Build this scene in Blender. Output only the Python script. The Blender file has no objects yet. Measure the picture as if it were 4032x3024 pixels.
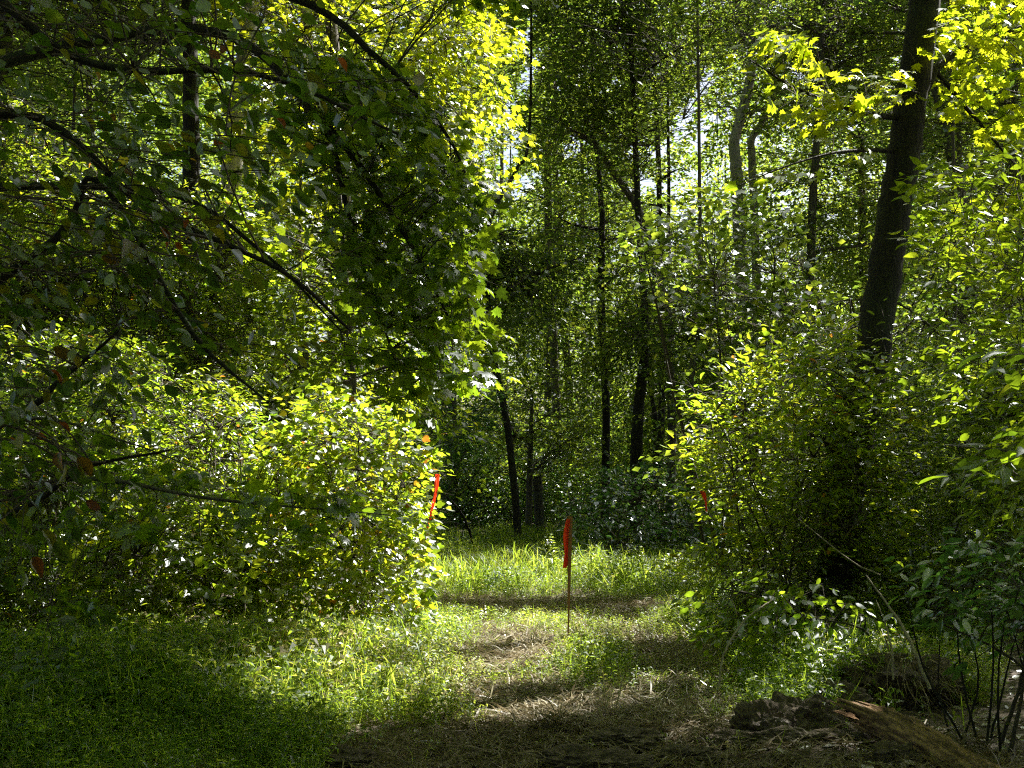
import bpy, math, numpy as np
from mathutils import Matrix, Vector

SC = bpy.context.scene
COL = SC.collection
R = math.radians
rng = np.random.default_rng(11)

# ------------------------------------------------------------------ camera, sky, sun, exposure
FPX = 1365.0
PITCH = math.atan2(472 - 384, FPX)
EYE = 1.6
cam_d = bpy.data.cameras.new('camera')
cam_d.sensor_width = 36.0
cam_d.lens = FPX / 1024 * 36.0
cam_d.clip_start = 0.05
cam_d.clip_end = 1500
cam = bpy.data.objects.new('camera', cam_d)
COL.objects.link(cam)
cam.location = (0, 0, EYE)
cam.rotation_euler = (math.pi / 2 + PITCH, 0, 0)
SC.camera = cam

SUN_AZ, SUN_EL = 42.0, 48.0
SDIR = np.array([math.sin(R(SUN_AZ)) * math.cos(R(SUN_EL)), math.cos(R(SUN_AZ)) * math.cos(R(SUN_EL)), math.sin(R(SUN_EL))])

world = bpy.data.worlds.new('World')
SC.world = world
world.use_nodes = True
wn = world.node_tree
sky = wn.nodes.new('ShaderNodeTexSky')
sky.sky_type = 'NISHITA'
sky.sun_disc = False
sky.sun_elevation = R(SUN_EL)
sky.sun_rotation = R(SUN_AZ)
sky.dust_density = 3.0
sky.air_density = 1.0
wn.links.new(sky.outputs[0], wn.nodes['Background'].inputs[0])
wn.nodes['Background'].inputs[1].default_value = 0.05

sun_d = bpy.data.lights.new('sun', 'SUN')
sun_d.energy = 5.0
sun_d.angle = R(0.5)
sun_d.color = (1.0, 0.95, 0.86)
sun = bpy.data.objects.new('sun', sun_d)
COL.objects.link(sun)
sun.rotation_euler = Vector(SDIR).to_track_quat('Z', 'Y').to_euler()

SC.view_settings.view_transform = 'Standard'
SC.view_settings.look = 'None'
SC.view_settings.gamma = 1.0
SC.view_settings.exposure = 2.05
SC.render.engine = 'CYCLES'
SC.cycles.max_bounces = 7
SC.cycles.diffuse_bounces = 2
SC.cycles.glossy_bounces = 2
SC.cycles.transmission_bounces = 4
SC.cycles.sample_clamp_indirect = 4.0
SC.cycles.use_denoising = False
SC.cycles.filter_width = 1.2

# ------------------------------------------------------------------ helpers
CP, SP = math.cos(PITCH), math.sin(PITCH)


def at(px, py, D):
    """World point seen at a pixel of the 1024x768 frame, D metres ahead."""
    px = np.asarray(px, float); py = np.asarray(py, float); D = np.asarray(D, float)
    xc = (px - 512) / FPX
    yc = -(py - 384) / FPX
    y = CP - yc * SP
    z = SP + yc * CP
    return np.stack([xc / y * D, D * np.ones_like(xc), EYE + z / y * D], -1)


def px_of(P):
    x, y, z = P[:, 0], P[:, 1], P[:, 2] - EYE
    f = y * CP + z * SP
    u = -y * SP + z * CP
    return 512 + FPX * x / f, 384 - FPX * u / f


def ground_at(px, py):
    D = EYE / ((py - 472) / FPX)
    return np.array([D * (px - 512) / FPX, D])


def tag(o, label=None, cat=None, group=None, kind=None):
    if label: o['label'] = label
    if cat: o['category'] = cat
    if group: o['group'] = group
    if kind: o['kind'] = kind
    return o


def empty(name, loc):
    o = bpy.data.objects.new(name, None)
    o.empty_display_size = 0.3
    COL.objects.link(o)
    o.location = [float(c) for c in loc]
    return o


def link(name, me, mat, parent=None):
    o = bpy.data.objects.new(name, me)
    COL.objects.link(o)
    if mat is not None:
        me.materials.append(mat)
    if parent is not None:
        o.parent = parent
        o.matrix_parent_inverse = Matrix.Translation(-Vector(parent.location))
    return o


def raw_mesh(name, V, loops, starts, attr=None, smooth=False):
    me = bpy.data.meshes.new(name)
    V = np.ascontiguousarray(V, dtype=np.float32)
    me.vertices.add(len(V))
    me.vertices.foreach_set('co', V.ravel())
    me.loops.add(len(loops))
    me.loops.foreach_set('vertex_index', np.ascontiguousarray(loops, dtype=np.int32))
    me.polygons.add(len(starts))
    me.polygons.foreach_set('loop_start', np.ascontiguousarray(starts, dtype=np.int32))
    if smooth:
        me.polygons.foreach_set('use_smooth', np.ones(len(starts), dtype=bool))
    if attr is not None:
        a = me.attributes.new('tint', 'FLOAT', 'POINT')
        a.data.foreach_set('value', np.ascontiguousarray(attr, dtype=np.float32))
    me.update(calc_edges=True)
    return me


def norm(a):
    return a / np.maximum(np.linalg.norm(a, axis=-1, keepdims=True), 1e-9)


# ---- templates: unit long along +Y, across X, face normal Z
def T(verts, faces):
    loops = np.concatenate([np.array(f) for f in faces])
    sizes = np.array([len(f) for f in faces])
    return np.array(verts, float), loops, sizes


def sym(half, mid):
    """half: outline points right side base->tip; mid: midrib verts base..tip. Mirror into a folded two-sided blade."""
    V = list(mid)
    nm = len(mid)
    r = list(range(nm, nm + len(half)))
    V += half
    l = list(range(nm + len(half), nm + 2 * len(half)))
    V += [(-x, y, z) for x, y, z in half]
    f1 = list(range(nm)) + r[::-1]
    f2 = list(range(nm))[::-1] + l
    return T(V, [f1, f2])


TPL = {
    'rhomb': T([(0, 0, 0), (.30, .42, .04), (0, 1, -.08), (-.30, .42, .04)], [[0, 1, 2, 3]]),
    'oval': sym([(.16, .12, .03), (.29, .33, .06), (.30, .55, .05), (.19, .80, .0)], [(0, 0, 0), (0, .5, -.02), (0, 1, -.14)]),
    'elm': sym([(.13, .14, .03), (.20, .38, .05), (.19, .60, .03), (.10, .82, -.02)], [(0, 0, 0), (0, .5, -.01), (0, 1, -.12)]),
    'maple': sym([(.16, .02, .01), (.40, -.04, -.03), (.34, .16, .02), (.58, .30, -.05), (.40, .36, .02), (.50, .62, -.06),
                  (.27, .52, .02), (.20, .56, .02), (.22, .78, -.03), (.10, .76, .0)], [(0, 0, 0), (0, .45, .0), (0, 1, -.10)]),
    'oak': sym([(.10, .15, .01), (.26, .22, -.02), (.14, .34, .02), (.36, .46, -.04), (.18, .56, .01), (.34, .74, -.05), (.12, .78, 0)],
               [(0, 0, 0), (0, .5, .0), (0, 1, -.12)]),
    'vine': sym([(.10, -.08, .02), (.34, .02, .02), (.42, .28, .0), (.40, .50, -.02), (.22, .58, .01), (.15, .80, -.03)],
                [(0, 0, 0), (0, .45, -.02), (0, 1, -.12)]),
    'blade': T([(-.012, 0, 0), (.012, 0, 0), (.014, .38, .06), (-.014, .38, .06), (.010, .72, .0), (-.010, .72, .0), (0, 1, -.16)],
               [[0, 1, 2, 3], [3, 2, 4, 5], [5, 4, 6]]),
    'stalk': T([(-.02, 0, 0), (.02, 0, 0), (.022, .5, .06), (-.022, .5, .06), (0, 1, -.04)], [[0, 1, 2, 3], [3, 2, 4]]),
    'arch': T([(-.009, 0, 0), (.009, 0, 0), (.011, .35, .16), (-.011, .35, .16), (.009, .68, .17), (-.009, .68, .17), (.005, .9, .06), (-.005, .9, .06), (0, 1.02, -.06)],
              [[0, 1, 2, 3], [3, 2, 4, 5], [5, 4, 6, 7], [7, 6, 8]]),
}


def stilt_tpl():
    r = np.random.default_rng(3)
    V, F = [], []
    V += [(-.007, 0, 0), (.007, 0, 0), (.005, 1, .03), (-.005, 1, .03)]
    F.append([0, 1, 2, 3])
    for k in range(7):
        y = .22 + .12 * k
        a = k * 2.4 + r.uniform(-.4, .4)
        L = r.uniform(.20, .30)
        dx, dz = math.cos(a), math.sin(a)
        w = .042
        b = len(V)
        V += [(0, y, 0), (dx * L * .45 - dz * w, y + .10 * L + .02, dz * L * .45 + dx * w),
              (dx * L, y + r.uniform(-.3, .3) * L, dz * L), (dx * L * .45 + dz * w, y + .10 * L + .02, dz * L * .45 - dx * w)]
        F.append([b, b + 1, b + 2, b + 3])
    return T(V, F)


TPL['stilt'] = stilt_tpl()
AREA = {'rhomb': .30, 'oval': .43, 'elm': .30, 'maple': .60, 'oak': .40, 'vine': .55}


def scatter_mesh(name, tpl, P, tip, nrm, size, tint):
    V0, L0, S0 = TPL[tpl]
    N, k = len(P), len(V0)
    Y = norm(tip)
    X = norm(np.cross(Y, nrm))
    Z = np.cross(X, Y)
    s = size[:, None, None]
    wx = rng.uniform(.72, 1.18, N)[:, None, None]
    cz = rng.uniform(-.6, 2.6, N)[:, None, None] if tpl != 'stilt' else 1.0
    if tpl == 'stilt': wx = np.ones((N, 1, 1))
    V = P[:, None, :] + s * (wx * V0[None, :, 0:1] * X[:, None, :] + V0[None, :, 1:2] * Y[:, None, :] + cz * V0[None, :, 2:3] * Z[:, None, :])
    loops = (L0[None, :] + (np.arange(N) * k)[:, None]).ravel()
    sizes = np.tile(S0, N)
    starts = np.concatenate([[0], np.cumsum(sizes)[:-1]])
    return raw_mesh(name, V.reshape(-1, 3), loops, starts, np.repeat(tint, k))


def tubes(paths, sides=5):
    """paths: list of (K,4) arrays x y z r -> V, loops, starts"""
    VV, LL, base = [], [], 0
    a = np.arange(sides) * 2 * math.pi / sides
    for p in paths:
        p = np.asarray(p, float)
        c, r = p[:, :3], p[:, 3]
        t = norm(np.gradient(c, axis=0))
        ref = np.array([1.0, 0, 0]) if abs(t[:, 2]).mean() > .7 else np.array([0, 0, 1.0])
        u = norm(np.cross(t, ref))
        v = np.cross(t, u)
        ring = c[:, None, :] + r[:, None, None] * (np.cos(a)[None, :, None] * u[:, None, :] + np.sin(a)[None, :, None] * v[:, None, :])
        K = len(c)
        VV.append(ring.reshape(-1, 3))
        i = np.arange(K - 1)[:, None] * sides
        j = np.arange(sides)[None, :]
        jn = (j + 1) % sides
        q = np.stack([i + j, i + jn, i + sides + jn, i + sides + j], -1).reshape(-1) + base
        LL.append(q)
        base += K * sides
    V = np.concatenate(VV); loops = np.concatenate(LL)
    return V, loops, np.arange(len(loops) // 4) * 4


def twig_tubes(A, B, r0, r1, sag):
    """vectorised 3 sided bent tubes from A to B"""
    n = len(A)
    ts = np.array([0, .35, .7, 1.0])
    L = np.linalg.norm(B - A, axis=1)
    bend = norm(rng.normal(size=(n, 3)) + np.array([0, 0, .6])) * (L * sag)[:, None]
    C = A[:, None] * (1 - ts)[None, :, None] + B[:, None] * ts[None, :, None] + bend[:, None] * (ts * (1 - ts) * 4)[None, :, None]
    rad = np.asarray(r0)[..., None] * (1 - ts) + np.asarray(r1)[..., None] * ts
    rad = np.broadcast_to(rad, (n, 4))
    d = norm(B - A)
    u = norm(np.cross(d, np.array([.3, .2, .93])))
    v = np.cross(d, u)
    a = np.arange(3) * 2 * math.pi / 3
    ring = C[:, :, None, :] + rad[:, :, None, None] * (np.cos(a)[None, None, :, None] * u[:, None, None, :] + np.sin(a)[None, None, :, None] * v[:, None, None, :])
    V = ring.reshape(-1, 3)
    i = (np.arange(3) * 3)[:, None]
    j = np.arange(3)[None, :]
    jn = (j + 1) % 3
    q = np.stack([i + j, i + jn, i + 3 + jn, i + 3 + j], -1).reshape(-1)
    loops = (q[None, :] + (np.arange(n) * 12)[:, None]).ravel()
    return V, loops, np.arange(len(loops) // 4) * 4


def curve_pts(pts, n=14, wob=0.0):
    """Catmull-Rom through (x y z r) rows"""
    p = np.asarray(pts, float)
    p = np.vstack([2 * p[0] - p[1], p, 2 * p[-1] - p[-2]])
    out = []
    for i in range(1, len(p) - 2):
        for t in np.linspace(0, 1, n, endpoint=False):
            a, b, c, d = p[i - 1], p[i], p[i + 1], p[i + 2]
            out.append(.5 * ((2 * b) + (-a + c) * t + (2 * a - 5 * b + 4 * c - d) * t * t + (-a + 3 * b - 3 * c + d) * t ** 3))
    out.append(p[-2])
    out = np.array(out)
    out[:, 3] = np.maximum(out[:, 3], .002)
    if wob:
        w = rng.normal(size=(len(out), 3)) * wob
        out[1:-1, :3] += w[1:-1] * out[1:-1, 3:4]
    return out


# ------------------------------------------------------------------ materials
def nodes(name):
    m = bpy.data.materials.new(name)
    m.use_nodes = True
    nt = m.node_tree
    nt.nodes.clear()
    return m, nt, nt.nodes.new, nt.links.new


def ramp(nt, stops):
    r = nt.nodes.new('ShaderNodeValToRGB')
    e = r.color_ramp.elements
    while len(e) < len(stops): e.new(.5)
    for i, (p, c) in enumerate(stops):
        e[i].position = p
        e[i].color = (*c, 1)
    return r


def leaf_mat(name, top, back, spots=0.0, gloss=.13, tr=.60, rough=.4, mottle=True):
    """top / back: colour stops over the per-leaf tint for reflected and transmitted light"""
    m, nt, N, L = nodes(name)
    at_ = N('ShaderNodeAttribute'); at_.attribute_name = 'tint'
    rt = ramp(nt, [(p, tuple(c * .62 for c in k)) for p, k in top]); rb = ramp(nt, back)
    L(at_.outputs['Fac'], rt.inputs[0]); L(at_.outputs['Fac'], rb.inputs[0])
    ct, cb = rt.outputs[0], rb.outputs[0]
    tc = N('ShaderNodeTexCoord')
    if spots:
        no = N('ShaderNodeTexNoise'); no.inputs['Scale'].default_value = 55; no.inputs['Detail'].default_value = 3
        L(tc.outputs['Object'], no.inputs['Vector'])
        rr = ramp(nt, [(.60, (0, 0, 0)), (.68, (spots, spots, spots))])
        L(no.outputs[0], rr.inputs[0])
        for k in (0, 1):
            mx = N('ShaderNodeMix'); mx.data_type = 'RGBA'
            L(rr.outputs[0], mx.inputs[0]); L((ct, cb)[k], mx.inputs[6])
            mx.inputs[7].default_value = (.06, .03, .012, 1)
            if k == 0: ct = mx.outputs[2]
            else: cb = mx.outputs[2]
    if mottle:
        no = N('ShaderNodeTexNoise'); no.inputs['Scale'].default_value = 26; no.inputs['Detail'].default_value = 4; no.inputs['Roughness'].default_value = .7
        L(tc.outputs['Object'], no.inputs['Vector'])
        rr = ramp(nt, [(.3, (.55, .6, .5)), (.7, (1.15, 1.15, 1.1))])
        L(no.outputs[0], rr.inputs[0])
        res = []
        for src in (ct, cb):
            mx = N('ShaderNodeMix'); mx.data_type = 'RGBA'; mx.blend_type = 'MULTIPLY'; mx.inputs[0].default_value = 1
            L(src, mx.inputs[6]); L(rr.outputs[0], mx.inputs[7]); res.append(mx.outputs[2])
        ct, cb = res
    d = N('ShaderNodeBsdfDiffuse'); L(ct, d.inputs[0])
    t = N('ShaderNodeBsdfTranslucent'); L(cb, t.inputs[0])
    mix = N('ShaderNodeMixShader'); mix.inputs[0].default_value = tr
    L(d.outputs[0], mix.inputs[1]); L(t.outputs[0], mix.inputs[2])
    g = N('ShaderNodeBsdfGlossy'); g.inputs['Roughness'].default_value = rough
    g.inputs[0].default_value = (.9, .95, 1, 1)
    fr = N('ShaderNodeFresnel'); fr.inputs[0].default_value = 1.42
    mu = N('ShaderNodeMath'); mu.operation = 'MULTIPLY'; mu.inputs[1].default_value = gloss
    L(fr.outputs[0], mu.inputs[0])
    m2 = N('ShaderNodeMixShader'); L(mu.outputs[0], m2.inputs[0]); L(mix.outputs[0], m2.inputs[1]); L(g.outputs[0], m2.inputs[2])
    o = N('ShaderNodeOutputMaterial'); L(m2.outputs[0], o.inputs[0])
    return m


M = {}
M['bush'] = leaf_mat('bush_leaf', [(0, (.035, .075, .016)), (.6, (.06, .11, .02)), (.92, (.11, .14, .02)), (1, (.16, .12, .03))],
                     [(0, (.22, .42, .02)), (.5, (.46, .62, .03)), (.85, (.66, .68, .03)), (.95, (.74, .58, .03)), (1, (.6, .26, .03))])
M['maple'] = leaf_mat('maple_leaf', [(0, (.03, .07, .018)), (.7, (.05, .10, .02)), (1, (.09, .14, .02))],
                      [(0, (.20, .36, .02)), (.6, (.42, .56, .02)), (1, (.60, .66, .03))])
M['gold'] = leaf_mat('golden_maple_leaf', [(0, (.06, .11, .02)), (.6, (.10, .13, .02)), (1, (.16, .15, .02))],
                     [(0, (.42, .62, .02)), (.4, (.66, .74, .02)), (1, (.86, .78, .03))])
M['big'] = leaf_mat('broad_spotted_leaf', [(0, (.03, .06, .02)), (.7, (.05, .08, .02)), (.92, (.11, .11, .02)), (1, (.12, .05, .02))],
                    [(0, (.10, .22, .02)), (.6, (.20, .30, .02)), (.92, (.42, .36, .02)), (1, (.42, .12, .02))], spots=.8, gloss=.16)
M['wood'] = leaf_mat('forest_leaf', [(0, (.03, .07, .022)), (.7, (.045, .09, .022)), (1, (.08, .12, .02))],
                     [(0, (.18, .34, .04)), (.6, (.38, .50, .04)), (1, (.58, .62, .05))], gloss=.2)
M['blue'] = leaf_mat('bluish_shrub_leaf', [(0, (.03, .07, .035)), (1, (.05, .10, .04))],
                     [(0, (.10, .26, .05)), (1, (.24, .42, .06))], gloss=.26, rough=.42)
M['grass'] = leaf_mat('grass_blade', [(0, (.12, .22, .03)), (.7, (.20, .30, .04)), (.9, (.32, .30, .08)), (1, (.48, .38, .18))],
                      [(0, (.36, .60, .04)), (.6, (.62, .78, .06)), (.88, (.78, .80, .12)), (1, (.76, .64, .30))], gloss=.3, tr=.64)
M['straw'] = leaf_mat('dry_straw', [(0, (.24, .18, .11)), (.5, (.42, .33, .21)), (1, (.75, .66, .48))],
                      [(0, (.22, .16, .08)), (1, (.50, .40, .24))], gloss=.25, tr=.25)


def bark_mat(name, dark, light, scale=6.0, bump=.6, moss=0.0):
    m, nt, N, L = nodes(name)
    tc = N('ShaderNodeTexCoord')
    mp = N('ShaderNodeMapping'); mp.inputs['Scale'].default_value = (1, 1, .18)
    L(tc.outputs['Object'], mp.inputs[0])
    no = N('ShaderNodeTexNoise'); no.inputs['Scale'].default_value = scale * 3; no.inputs['Detail'].default_value = 8; no.inputs['Roughness'].default_value = .65
    vo = N('ShaderNodeTexVoronoi'); vo.feature = 'DISTANCE_TO_EDGE'; vo.inputs['Scale'].default_value = scale * 3
    L(mp.outputs[0], no.inputs['Vector']); L(mp.outputs[0], vo.inputs['Vector'])
    mul = N('ShaderNodeMath'); mul.operation = 'MULTIPLY_ADD'; mul.inputs[1].default_value = .9
    L(vo.outputs[0], mul.inputs[0]); L(no.outputs[0], mul.inputs[2])
    r = ramp(nt, [(.35, dark), (.75, light)])
    L(mul.outputs[0], r.inputs[0])
    n2 = N('ShaderNodeTexNoise'); n2.inputs['Scale'].default_value = 2.2
    L(tc.outputs['Object'], n2.inputs['Vector'])
    rr = ramp(nt, [(.5, (0, 0, 0)), (.7, (moss, moss, moss))])
    L(n2.outputs[0], rr.inputs[0])
    mx = N('ShaderNodeMix'); mx.data_type = 'RGBA'
    L(rr.outputs[0], mx.inputs[0]); L(r.outputs[0], mx.inputs[6]); mx.inputs[7].default_value = (.07, .10, .05, 1)
    b = N('ShaderNodeBsdfPrincipled'); b.inputs['Roughness'].default_value = .9
    L(mx.outputs[2], b.inputs['Base Color'])
    bp = N('ShaderNodeBump'); bp.inputs['Strength'].default_value = bump; bp.inputs['Distance'].default_value = .02
    L(mul.outputs[0], bp.inputs['Height']); L(bp.outputs[0], b.inputs['Normal'])
    o = N('ShaderNodeOutputMaterial'); L(b.outputs[0], o.inputs[0])
    return m


M['bark_dark'] = bark_mat('dark_furrowed_bark', (.004, .0035, .003), (.022, .018, .014), 8, 1.0, .2)
M['bark'] = bark_mat('grey_brown_bark', (.035, .03, .025), (.13, .115, .095), 7, .7, .4)
M['bark_pale'] = bark_mat('pale_smooth_bark', (.20, .19, .17), (.42, .40, .36), 3, .25, .25)
M['twig'] = bark_mat('twig_bark', (.03, .025, .02), (.10, .085, .06), 20, .2)
M['drytwig'] = bark_mat('bare_dry_twig', (.16, .13, .10), (.34, .29, .22), 20, .2)
M['log'] = bark_mat('rotten_log_wood', (.04, .024, .012), (.36, .22, .12), 9, 1.0)
_ax = Vector(at(1050, 812, 6.8)) - Vector(at(868, 716, 8.0))
_nt = M['log'].node_tree
_mp = [n for n in _nt.nodes if n.type == 'MAPPING'][0]
_rot = _nt.nodes.new('ShaderNodeMapping')
_rot.inputs['Rotation'].default_value = _ax.rotation_difference(Vector((0, 0, 1))).to_euler()
_lk = _mp.inputs[0].links[0]
_src = _lk.from_socket
_nt.links.remove(_lk)
_nt.links.new(_src, _rot.inputs[0]); _nt.links.new(_rot.outputs[0], _mp.inputs[0])


def soil_mat(name, wet):
    m, nt, N, L = nodes(name)
    tc = N('ShaderNodeTexCoord')
    n1 = N('ShaderNodeTexNoise'); n1.inputs['Scale'].default_value = 1.3; n1.inputs['Detail'].default_value = 6
    n2 = N('ShaderNodeTexNoise'); n2.inputs['Scale'].default_value = 22; n2.inputs['Detail'].default_value = 8; n2.inputs['Roughness'].default_value = .7
    L(tc.outputs['Object'], n1.inputs['Vector']); L(tc.outputs['Object'], n2.inputs['Vector'])
    r1 = ramp(nt, [(.3, (.04, .03, .02)), (.55, (.11, .08, .055)), (.8, (.26, .20, .14))])
    L(n2.outputs[0], r1.inputs[0])
    b = N('ShaderNodeBsdfPrincipled')
    L(r1.outputs[0], b.inputs['Base Color'])
    rr = ramp(nt, [(.50, (.9, .9, .9)), (.64, (.9 - wet, .9 - wet, .9 - wet))])
    L(n1.outputs[0], rr.inputs[0]); L(rr.outputs[0], b.inputs['Roughness'])
    bp = N('ShaderNodeBump'); bp.inputs['Strength'].default_value = .9; bp.inputs['Distance'].default_value = .03
    L(n2.outputs[0], bp.inputs['Height']); L(bp.outputs[0], b.inputs['Normal'])
    o = N('ShaderNodeOutputMaterial'); L(b.outputs[0], o.inputs[0])
    return m


M['ground'] = soil_mat('forest_floor_soil', .35)
M['mud'] = soil_mat('wet_dark_mud', .55)


def simple(name, col, rough=.6, tr=0.0, trcol=None):
    m, nt, N, L = nodes(name)
    tc = N('ShaderNodeTexCoord')
    no = N('ShaderNodeTexNoise'); no.inputs['Scale'].default_value = 14; no.inputs['Detail'].default_value = 4
    L(tc.outputs['Object'], no.inputs['Vector'])
    r = ramp(nt, [(.3, tuple(c * .8 for c in col)), (.7, col)])
    L(no.outputs[0], r.inputs[0])
    b = N('ShaderNodeBsdfPrincipled'); b.inputs['Roughness'].default_value = rough
    L(r.outputs[0], b.inputs['Base Color'])
    out = b.outputs[0]
    if tr:
        t = N('ShaderNodeBsdfTranslucent'); t.inputs[0].default_value = (*trcol, 1)
        mx = N('ShaderNodeMixShader'); mx.inputs[0].default_value = tr
        L(out, mx.inputs[1]); L(t.outputs[0], mx.inputs[2]); out = mx.outputs[0]
    o = N('ShaderNodeOutputMaterial'); L(out, o.inputs[0])
    return m


M['stake'] = simple('raw_pine_stake', (.34, .17, .07), .8)
M['tape'] = simple('orange_flagging_tape', (.95, .20, .10), .35, .75, (1.0, .24, .11))

# ------------------------------------------------------------------ sun gaps in the canopy (lit targets: centre, radii, share of blockers kept)
LIT = [
    ((.40, 12.8, .0), (1.40, 2.1, .2), .03),       # path
    ((-1.9, 11.2, .25), (1.5, 2.3, .45), .02),       # tall grass left of the path
    ((-2.5, 10.0, .3), (1.1, 1.1, .4), .06),
    ((-1.35, 9.7, .2), (1.0, 1.45, .4), .03),
    ((.5, 19.4, .3), (2.6, 1.9, .5), .16),         # far grass band
    ((-.6, 24.5, .3), (1.6, 1.5, .4), .3),
    ((-2.2, 14.3, 1.3), (2.2, 1.6, 1.9), .03),     # thicket left of clearing
    ((-3.0, 17.5, 3.6), (3.3, 2.4, 2.8), .04),     # saplings above it
    ((-2.4, 22.5, 7.4), (3.0, 2.8, 2.4), .03),     # golden maple
    ((-.8, 21.0, 7.0), (1.4, 1.4, 1.9), .02),
    ((-5.6, 18.8, 4.6), (3.0, 2.4, 2.8), .05),
    ((2.95, 13.2, 5.2), (1.2, .9, .9), .0),        # golden branch
    ((5.4, 15.5, 5.8), (1.3, 1.6, 1.4), .03),
    ((2.3, 13.1, 2.0), (1.5, 1.2, 1.5), .06),       # right hand bush
    ((4.1, 11.0, 3.9), (.8, .7, .8), .1),        # sapling at the right edge
    ((3.3, 20.0, 5.0), (1.7, 1.4, 1.6), .5),
    ((.12, 9.2, .0), (.40, .55, .1), .05),         # tongue of sunlight at the mud
    ((2.6, 15.4, .2), (1.0, 1.2, .4), .15),
    ((1.75, 9.8, .1), (.6, .8, .2), .6),
]


_fr = np.random.default_rng(21)
for _ in range(85):
    D_ = _fr.uniform(23, 46)
    if 23 < D_ < 29: continue
    LIT.append(((_fr.uniform(-.30, .36) * D_, D_, 1.0 + (.6 + .36 * D_) * _fr.random() ** .7), tuple(_fr.uniform(.35, 1.1, 3)), .08))
for _ in range(16):
    D_ = _fr.uniform(13, 19)
    LIT.append(((_fr.uniform(.17, .37) * D_, D_, _fr.uniform(.8, 4.5)), tuple(_fr.uniform(.2, .5, 3)), .1))


def sun_carve(P, own=None):
    keep = np.ones(len(P), bool)
    d = -SDIR
    u = rng.random(len(P))
    for i, (c, r, k) in enumerate(LIT):
        c = np.array(c); r = np.array(r)
        o = (P - c) / r
        dd = d / r
        A = (dd * dd).sum()
        B = (o * dd).sum(1)
        C = (o * o).sum(1) - 1
        hit = (B * B - A * C > 0) & (B < 0) & (C > 0)
        keep &= ~(hit & (u > k))
    return keep


# ------------------------------------------------------------------ crowns
def sample_region(reg, n):
    if reg[0] == 'poly':
        poly = np.array(reg[1], float)
        D0, D1 = reg[2], reg[3]
        lo, hi = poly.min(0), poly.max(0)
        out = []
        while len(out) < n:
            q = rng.uniform(lo, hi, size=(n * 3 + 10, 2))
            x, y = q[:, 0], q[:, 1]
            inside = np.zeros(len(q), bool)
            j = len(poly) - 1
            for i in range(len(poly)):
                xi, yi = poly[i]; xj, yj = poly[j]
                c = ((yi > y) != (yj > y))
                with np.errstate(divide='ignore', invalid='ignore'):
                    inside ^= c & (x < (xj - xi) * (y - yi) / (yj - yi + 1e-12) + xi)
                j = i
            out += list(q[inside])
        q = np.array(out[:n])
        D = rng.uniform(D0, D1, n)
        return at(q[:, 0], q[:, 1], D)
    c, r = np.array(reg[1], float), np.array(reg[2], float)
    v = norm(rng.normal(size=(n, 3))) * (rng.random(n) ** .45)[:, None]
    return c + v * r


def region_area(reg):
    if reg[0] == 'poly':
        p = np.array(reg[1], float)
        a = abs(np.dot(p[:, 0], np.roll(p[:, 1], 1)) - np.dot(p[:, 1], np.roll(p[:, 0], 1))) / 2
        Dm = (reg[2] + reg[3]) / 2
        return a * (Dm / FPX) ** 2
    r = reg[2]
    return math.pi * r[0] * r[2]


HOLES = [  # pixels where the far trees leave the sky open, as seen between the nearer crowns: centre, half sizes
    ((528, 60), (17, 50)), ((508, 140), (14, 50)), ((690, 125), (24, 30)), ((705, 80), (10, 22)), ((650, 150), (26, 12)),
    ((575, 148), (26, 12)), ((648, 186), (30, 12)), ((520, 185), (26, 14)), ((640, 178), (10, 16)), ((300, 30), (10, 16)),
]


_hr = np.random.default_rng(77)
for _ in range(46):
    HOLES.append(((_hr.uniform(470, 900), _hr.uniform(0, 230)), (_hr.uniform(3, 9), _hr.uniform(3, 8))))


for _ in range(34):
    c_ = at(_fr.uniform(525, 705), _fr.uniform(-20, 150), _fr.uniform(28, 42))
    LIT.append((tuple(c_), tuple(_fr.uniform(.4, 1.0, 3)), .08))


def sky_carve(P):
    x, y = px_of(P)
    keep = np.ones(len(P), bool)
    wob = .8 + .45 * np.sin(x * .21 + y * .13) + .35 * np.sin(x * .47 - y * .39)
    u = rng.random(len(P))
    for (cx, cy), (rx, ry) in HOLES:
        q = ((x - cx) / rx) ** 2 + ((y - cy) / ry) ** 2
        keep &= ~(u < np.clip((wob * 1.25 - q) / .9, 0, .93))
    return keep


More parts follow.
